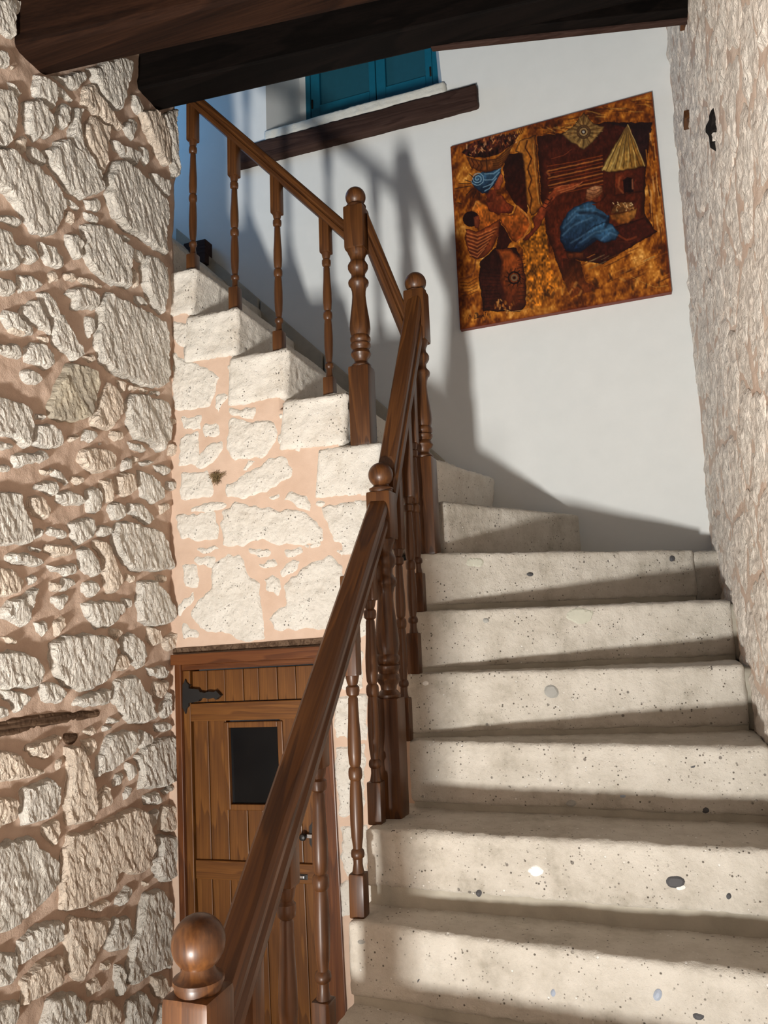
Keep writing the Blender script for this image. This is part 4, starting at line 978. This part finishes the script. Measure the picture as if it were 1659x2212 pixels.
def area_(P, c0, c1=None, ax=(0, 1), edge=None, ew=14, a=1.0, tex=.25):
    m = mpoly(P).astype(float); A_ = np.array(P, float); pr = A_@np.array(ax); s = (PX*ax[0]+PY*ax[1]-pr.min())/(pr.max()-pr.min()+1e-6)
    c1 = c0 if c1 is None else c1
    c = np.array(c0, float)[None]*(1-s[:, None])+np.array(c1, float)[None]*s[:, None]
    c = c*(1+tex*(n3+n2-1))[:, None]
    if edge is not None:
        d = pdist(P, True, QX, QY); k = np.exp(-(d/ew)**2)[:, None]; c = c*(1-k*.8)+np.array(edge, float)*k*.8
    put(m, c, a)
def line(P, w, c, a=1.0, soft=.5):
    d = pdist(P, False, PX+WXn*.4, PY+WYn*.4); put(np.clip((w/2-d)/(w*soft)+.5, 0, 1), c, a)
DK = (38, 16, 10); RD = (92, 32, 14); DR = (60, 20, 11)
# dark hut interior with timber frame
area_([(675,350),(840,330),(1130,255),(1440,262),(1400,560),(1390,860),(1470,990),(1110,1200),(930,1170),(850,1310),(740,1000),(700,740)], (58, 22, 14), (92, 34, 15), (0, 1), DK, 25)
area_([(480,470),(575,460),(600,640),(615,870),(530,800),(470,700),(450,560)], DK, DR)
area_([(1140,262),(1440,262),(1395,470),(1370,560),(1300,300)], (34, 18, 18), (46, 22, 20))
for i in range(9):
    y = 490+i*24; line([(745+i*2, y+60+8*(i % 2)), (900, y+35), (1110, y-12)], 9 if i % 2 else 6, (186, 110, 48) if i % 2 else (142, 62, 22), .8)
line([(770, 500), (850, 480), (905, 440)], 4, (150, 70, 40), .7); line([(740, 590), (760, 610)], 14, (190, 110, 50), .5)
# the upright post
area_([(560,380),(665,340),(680,520),(705,830),(640,880),(610,800),(590,560),(575,470),(530,450)], (196, 124, 44), (150, 82, 24), (1, 0), DK, 9)
line([(610,380),(600,430),(640,500),(615,570),(640,640),(620,700),(640,760),(630,830)], 9, (74, 32, 10)); line([(650,400),(665,600),(690,800)], 6, (222, 160, 80), .7)
area_([(640,880),(700,860),(740,1000),(760,1200),(830,1330),(700,1480),(600,1480),(600,1300),(580,1100),(540,1070)], (176, 108, 26), (168, 96, 24), (0, 1), None, a=.75, tex=.9)
# thatch along the top
for i in range(60):
    x = rs_.uniform(640, 1420); y = 330-(x-640)*.26+rs_.uniform(-70, 30); l = rs_.uniform(40, 120)
    line([(x, y), (x+l, y-l*.1+rs_.uniform(-20, 40))], rs_.uniform(4, 10), [(206, 150, 70), (120, 60, 16), (60, 26, 8), (176, 104, 30)][i % 4], .6)
# diamond shaped straw emblem with a wheel
area_([(985,195),(1060,270),(1130,290),(1050,390),(985,440),(900,390),(838,340),(910,290)], (120, 82, 40), (156, 120, 66), (0, 1), (40, 22, 12), 7)
for i in range(28):
    a = i/28*6.283; line([(985+46*math.cos(a), 318+46*math.sin(a)), (985+(105+20*math.cos(4*a))*math.cos(a), 318+(85+15*math.cos(4*a))*math.sin(a))], 5, (60, 34, 16) if i % 2 else (190, 154, 96), .6)
d_ = np.hypot(PX-985, PY-322); put((abs(d_-42) < 6), (84, 56, 32)); put(d_ < 34, (70, 44, 28)); put(abs(d_-22) < 5, (176, 140, 90)); put(d_ < 9, (196, 190, 176))
# small round hut with straw roof
area_([(1185,590),(1395,545),(1385,720),(1190,745)], (112, 44, 20), (66, 24, 16), (1, 0), DK, 10)
area_([(1245,640),(1280,622),(1320,640),(1318,720),(1250,728)], (30, 12, 12)); line([(1225, 625), (1215, 690), (1245, 725)], 12, (150, 78, 44), .8); line([(1308, 640), (1312, 700)], 12, (168, 98, 66), .8)
area_([(1278,268),(1330,400),(1400,545),(1330,565),(1240,580),(1160,590),(1098,575),(1180,430)], (196, 160, 84), (126, 80, 26), (1, 0), (50, 26, 10), 6)
for i in range(11):
    x1 = 1110+i*28; line([(1278, 275), (1278+(x1-1278)*.5+6*(-1)**i, 420), (x1, 578-i*3)], 6, (64, 34, 12) if i % 2 else (222, 190, 116), .75)
# right hand straw jamb
for i in range(46):
    x = rs_.uniform(1385, 1470)+0; y = rs_.uniform(330, 960); l = rs_.uniform(40, 110)
    line([(x+(y-300)*.07, y), (x+(y-300)*.07+8, y+l)], rs_.uniform(5, 10), [(198, 120, 40), (120, 54, 14), (222, 160, 90), (64, 26, 10)][i % 4], .75)
# mat and floor
area_([(850,1110),(1150,960),(1390,890),(1475,985),(1110,1200),(960,1165)], (44, 16, 12), (70, 24, 14), (1, 0), (30, 10, 8), 10, tex=.3)
area_([(845,1160),(965,1180),(1000,1320),(1100,1360),(900,1420),(850,1300)], (50, 18, 10), (110, 48, 16), (0, 1), a=.9)
for i in range(34):
    x = rs_.uniform(960, 1520); y = rs_.uniform(1120, 1330); l = rs_.uniform(30, 120)
    line([(x, y), (x+l, y-l*.45)], rs_.uniform(3, 9), [(206, 134, 52), (92, 40, 12), (150, 80, 22), (60, 26, 10), (128, 110, 78)][i % 5], .6)
line([(1300,1280),(1400,1330),(1460,1355),(1545,1340)], 4, (200, 146, 70), .8)
for i in range(60):
    x = rs_.uniform(170, 1500); y = 1600-(x-170)*.19+rs_.uniform(-150, -20); line([(x, y), (x+rs_.uniform(-20, 30), y+rs_.uniform(10, 34))], rs_.uniform(7, 20), [(60, 28, 12), (140, 74, 20), (214, 150, 72), (40, 20, 12)][i % 4], .55)
# ---- crouching figure in blue
area_([(870,1120),(985,1120),(980,1170),(880,1165)], (120, 56, 24), (60, 24, 12), (0, 1), DK, 8)
area_([(985,790),(1040,780),(1120,830),(1160,880),(1150,960),(1040,1070),(960,1120),(870,1110),(830,1040),(830,950),(870,870),(920,820)], (54, 94, 124), (16, 26, 46), (0, 1), (14, 20, 34), 12)
area_([(1060,940),(1130,915),(1180,940),(1225,995),(1200,1040),(1120,1060),(1060,1030),(960,1100),(900,1110),(960,1030)], (58, 104, 138), (18, 32, 56), (-.3, 1), (12, 20, 34), 9)
for P in (((880,900),(940,840),(1040,830)), ((850,960),(930,880),(1070,850)), ((845,1010),(920,940),(1040,890)), ((900,1060),(1000,1000),(1100,940)), ((960,1060),(1060,990),(1180,960)), ((1100,1040),(1160,990),(1210,1010))):
    line(P, 9, (104, 142, 170), .5, 1.2)
line([(960,860),(1060,860),(1150,900),(1130,950)], 20, (16, 20, 32), .6)
area_([(1100,800),(1140,850),(1150,880),(1080,830),(1040,800)], (86, 34, 16))
area_([(1030,770),(1060,680),(1110,700),(1130,750),(1100,790),(1060,795)], (124, 52, 24), (70, 26, 14), (1, 0), DK, 6)
area_([(995,765),(1005,700),(1060,672),(1110,682),(1112,720),(1080,760),(1030,785)], (196, 140, 98), (110, 56, 28), (.3, 1), (60, 26, 14), 6)
for k in range(3): line([(1000+k*8, 750-k*24), (1050, 765-k*26), (1105, 725-k*15)], 5, (90, 44, 24), .8)
line([(1220,1010),(1270,1040),(1335,1020)], 13, (120, 52, 26), .9); line([(1220,1050),(1300,1055),(1340,1030)], 7, (80, 32, 18), .9)
# bowl beside the crouching figure
area_([(1155,870),(1250,860),(1340,828),(1330,890),(1280,930),(1220,935),(1170,905)], (206, 140, 62), (110, 56, 18), (-.5, 1), (70, 32, 12), 7)
area_([(1165,860),(1185,820),(1230,788),(1290,785),(1325,825),(1250,858)], (120, 74, 34), (90, 52, 24))
for i in range(50):
    x = rs_.uniform(1180, 1315); y = rs_.uniform(792, 852); line([(x, y), (x+rs_.uniform(-9, 9), y+rs_.uniform(-12, 4))], 6, [(238, 204, 148), (200, 140, 80), (120, 74, 40)][i % 3], .9)
# ---- the standing figure carrying a bowl
area_([(300,1180),(400,1090),(540,1090),(585,1200),(605,1330),(600,1480),(560,1520),(320,1510),(290,1300)], (40, 16, 12), (62, 24, 14), (0, 1), (26, 10, 8), 12)
area_([(400,1100),(500,1095),(570,1160),(600,1320),(598,1470),(480,1490),(430,1300),(440,1180)], (150, 70, 24), (84, 34, 16), (0, 1), (56, 20, 10), 14)
for k in range(13): line([(545+k % 3*4, 1150+k*26), (592+min(k, 6), 1140+k*27)], 5, (50, 20, 10), .8)
for k in range(12): line([(310, 1230+k*24), (430, 1240+k*22)], 4, (20, 8, 8), .6)
d_ = np.hypot(PX-525, PY-1290); put(abs(d_-38) < 6, (30, 14, 10)); put(abs(d_-18) < 5, (120, 96, 70)); put(d_ < 8, (20, 12, 10)); 
for i in range(12): a = i/12*6.283; line([(525+44*math.cos(a), 1290+44*math.sin(a)), (525+62*math.cos(a+.15), 1290+62*math.sin(a+.15))], 6, (34, 16, 10), .9)
# ochre cape
area_([(235,830),(275,770),(330,800),(420,870),(520,870),(540,800),(600,870),(640,930),(600,1020),(545,1060),(510,1040),(470,970),(430,910),(420,1000),(380,1090),(330,1110),(300,1000),(250,930)], (190, 106, 32), (132, 56, 18), (.2, 1), (70, 28, 10), 9, tex=.4)
area_([(425,905),(470,975),(510,1050),(480,1090),(400,1100),(420,1000)], (46, 18, 12))
line([(545,815),(620,890),(632,940),(590,1020),(545,1052)], 12, (212, 134, 60), .7); line([(250,840),(272,785),(300,800)], 9, (210, 140, 66), .8)
# baby on the back with wrapped cloth
area_([(205,960),(270,985),(330,960),(430,895),(420,1010),(380,1100),(320,1160),(260,1165),(215,1110),(197,1030)], (152, 72, 30), (104, 44, 20), (0, 1), (60, 22, 12), 10)
for k in range(7): line([(207+k*4, 985+k*25), (280, 1010+k*24), (410-k*14, 955+k*24)], 6, (208, 126, 70), .65); line([(207+k*4, 997+k*25), (280, 1022+k*24), (410-k*14, 967+k*24)], 6, (70, 26, 14), .8)
put(np.hypot((PX-238)/55, (PY-900)/52) < 1, (34, 14, 12)); area_([(255,890),(290,870),(300,910),(285,965),(262,960)], (128, 62, 36), (96, 38, 20), (1, 0), DR, 5)
line([(270,1170),(262,1230),(240,1280),(170,1300)], 12, (96, 44, 20), .8); line([(250,1260),(200,1290),(160,1310)], 8, (150, 84, 40), .7)
for k in range(5): line([(165+k*3, 1320+k*22), (220, 1325+k*20), (280, 1290+k*22)], 4, (60, 28, 14), .8)
# arm, shoulder, neck, face
area_([(335,790),(360,770),(400,740),(440,740),(480,790),(525,820),(510,860),(420,870),(360,850)], (150, 66, 30), (90, 32, 16), (0, 1), (60, 20, 12), 8)
area_([(605,1010),(660,950),(650,900),(700,820),(750,740),(800,690),(880,665),(975,650),(930,700),(840,735),(780,780),(740,850),(690,960),(620,1040),(580,1040)], (158, 70, 34), (104, 40, 20), (.2, 1), (64, 22, 12), 7)
for P in (((790,700),(840,680),(890,672)), ((830,725),(920,700),(975,655)), ((810,715),(900,690),(950,668))): line(P, 6, (196, 112, 66), .8)
for k in range(3): line([(705+k*14, 815-k*26), (735+k*14, 830-k*26), (752+k*12, 812-k*26)], 7, (48, 18, 12), .9)
area_([(330,720),(400,700),(410,780),(350,790)], (70, 26, 14), (120, 50, 24), (1, 0))
area_([(385,690),(395,620),(430,580),(450,610),(448,660),(430,705),(400,712)], (172, 86, 50), (110, 44, 24), (-1, .3), DR, 5)
# blue headwrap
area_([(240,650),(262,610),(310,590),(380,585),(440,548),(438,590),(410,640),(380,690),(350,725),(310,728),(260,690)], (60, 100, 130), (22, 34, 56), (.3, 1), (18, 26, 42), 7)
for k in range(28):
    a = k*.55; r_ = 6+k*1.5; a2 = (k+1)*.55; r2 = 6+(k+1)*1.5; line([(282+r_*math.cos(a), 632+r_*math.sin(a)), (282+r2*math.cos(a2), 632+r2*math.sin(a2))], 5, (150, 186, 204), .8)
for P in (((330,600),(390,600),(438,560)), ((330,640),(380,640),(425,590)), ((320,690),(370,670),(405,630)), ((330,715),(360,700),(385,660))): line(P, 7, (132, 170, 192), .8)
for P in (((130,700),(180,690),(240,680)), ((200,640),(240,655)), ((205,740),(245,700)), ((250,760),(270,715)), ((290,775),(295,730)), ((225,600),(255,625)), ((160,665),(235,665)), ((175,800),(150,790))): line(P, 5, (30, 18, 14), .9)
# carried bowl
area_([(205,490),(300,510),(400,500),(520,400),(480,490),(440,560),(380,585),(300,590),(240,560)], (176, 112, 48), (104, 50, 18), (-.4, 1), (54, 24, 10), 9)
line([(340,500),(345,575)], 7, (44, 20, 10), .9)
for k in range(5): line([(375+k*4, 505+k*16-k*3), (420, 500+k*14), (450, 480+k*14), (500-k*10, 440+k*18)], 6, (78, 36, 12), .8)
for P in (((240,505),(260,540),(245,570)), ((270,510),(290,545),(275,575)), ((300,520),(315,550),(300,580))): line(P, 7, (60, 24, 10), .9)
area_([(175,455),(230,400),(330,360),(440,340),(560,330),(520,400),(420,470),(330,495),(230,490)], (84, 38, 18), (50, 20, 12), (0, 1), tex=1.0)
for i in range(90):
    x = rs_.uniform(200, 540); y = 470-(x-200)*.28+rs_.uniform(-60, 20); line([(x, y), (x+rs_.uniform(-14, 14), y+rs_.uniform(-26, 0))], rs_.uniform(4, 9), [(206, 130, 72), (40, 16, 14), (130, 60, 30), (226, 170, 120), (70, 30, 34)][i % 5], .8)
for i in range(12):
    x = 420+i*14; line([(x, 400-i*6), (x+14, 350-i*5)], 5, (40, 20, 12), .8)
# rough white-gold touches at the foot, and the painter's small dark signature
for i in range(26):
    x = rs_.uniform(390, 530); y = rs_.uniform(1430, 1520); line([(x, y), (x+rs_.uniform(-8, 8), y+rs_.uniform(8, 26))], 9, [(222, 160, 84), (180, 104, 36), (120, 60, 20)][i % 3], .7)
line([(455,1500),(500,1515),(560,1510),(620,1495)], 5, (206, 150, 80), .7)
for P in (((222,1560),(232,1535),(240,1555)), ((262,1560),(266,1525),(284,1530),(284,1552),(262,1560)), ((292,1552),(296,1538),(302,1545),(296,1553)), ((308,1550),(314,1537),(320,1548),(322,1530)), ((328,1560),(334,1520),(342,1518)), ((345,1540),(352,1516))): line(P, 4, (24, 12, 10), 1, .3)
# brushwork and border
ART *= (0.78+.26*n3*n2+.1*n1)[:, None]
ed = np.minimum(np.minimum(uu.ravel(), 1-uu.ravel()), np.minimum(vv.ravel(), 1-vv.ravel()))
k = np.exp(-(ed/.008)**2)[:, None]; ART = ART*(1-.55*k)+np.array((96, 32, 18))*.55*k
ART = np.clip(ART/255, 0, 1); LIN = np.where(ART <= .04045, ART/12.92, ((ART+.055)/1.055)**2.4)
lum = ART.mean(1)
nrm = np.array([0, -1, 0])
PV_ = PW+nrm*(0.0016*(lum-.3))[:, None]
org = sum(CN)/4
mc = Mat('oil_painted_canvas', 0.42, 0.4); at_ = mc.n('ShaderNodeVertexColor'); at_.layer_name = 'paint'; mc.color(at_.outputs[0])
mc.bump(mc.noise(160, 4, .6), .25, .003)
painting = tag(empty('painting', tuple(org)), 'unframed oil painting in ochre and brown of two figures, hung on the white wall', 'painting')
idx = np.arange((NU+1)*(NV+1)).reshape(NV+1, NU+1)
FC = np.stack([idx[:-1, :-1].ravel(), idx[1:, :-1].ravel(), idx[1:, 1:].ravel(), idx[:-1, 1:].ravel()], 1)
cv = obj('canvas', PV_, FC, mc.m, painting, org, smooth=True)
if cv.data.polygons[0].normal.y > 0: cv.data.flip_normals()
ca = cv.data.color_attributes.new('paint', 'FLOAT_COLOR', 'POINT')
ca.data.foreach_set('color', np.concatenate([LIN, np.ones((len(LIN), 1))], 1).ravel().astype(np.float32))
b = MB(); Bk = [c+np.array([0, .0006, 0]) for c in CN]; B2 = [np.array([c[0], YB-.002, c[2]]) for c in CN]
b.add(Bk+B2, [(0, 1, 2, 3), (7, 6, 5, 4), (0, 4, 5, 1), (1, 5, 6, 2), (2, 6, 7, 3), (3, 7, 4, 0)])
b.build('stretcher', plain('red_brown_canvas_edge', (.16, .035, .02, 1), .6), painting)
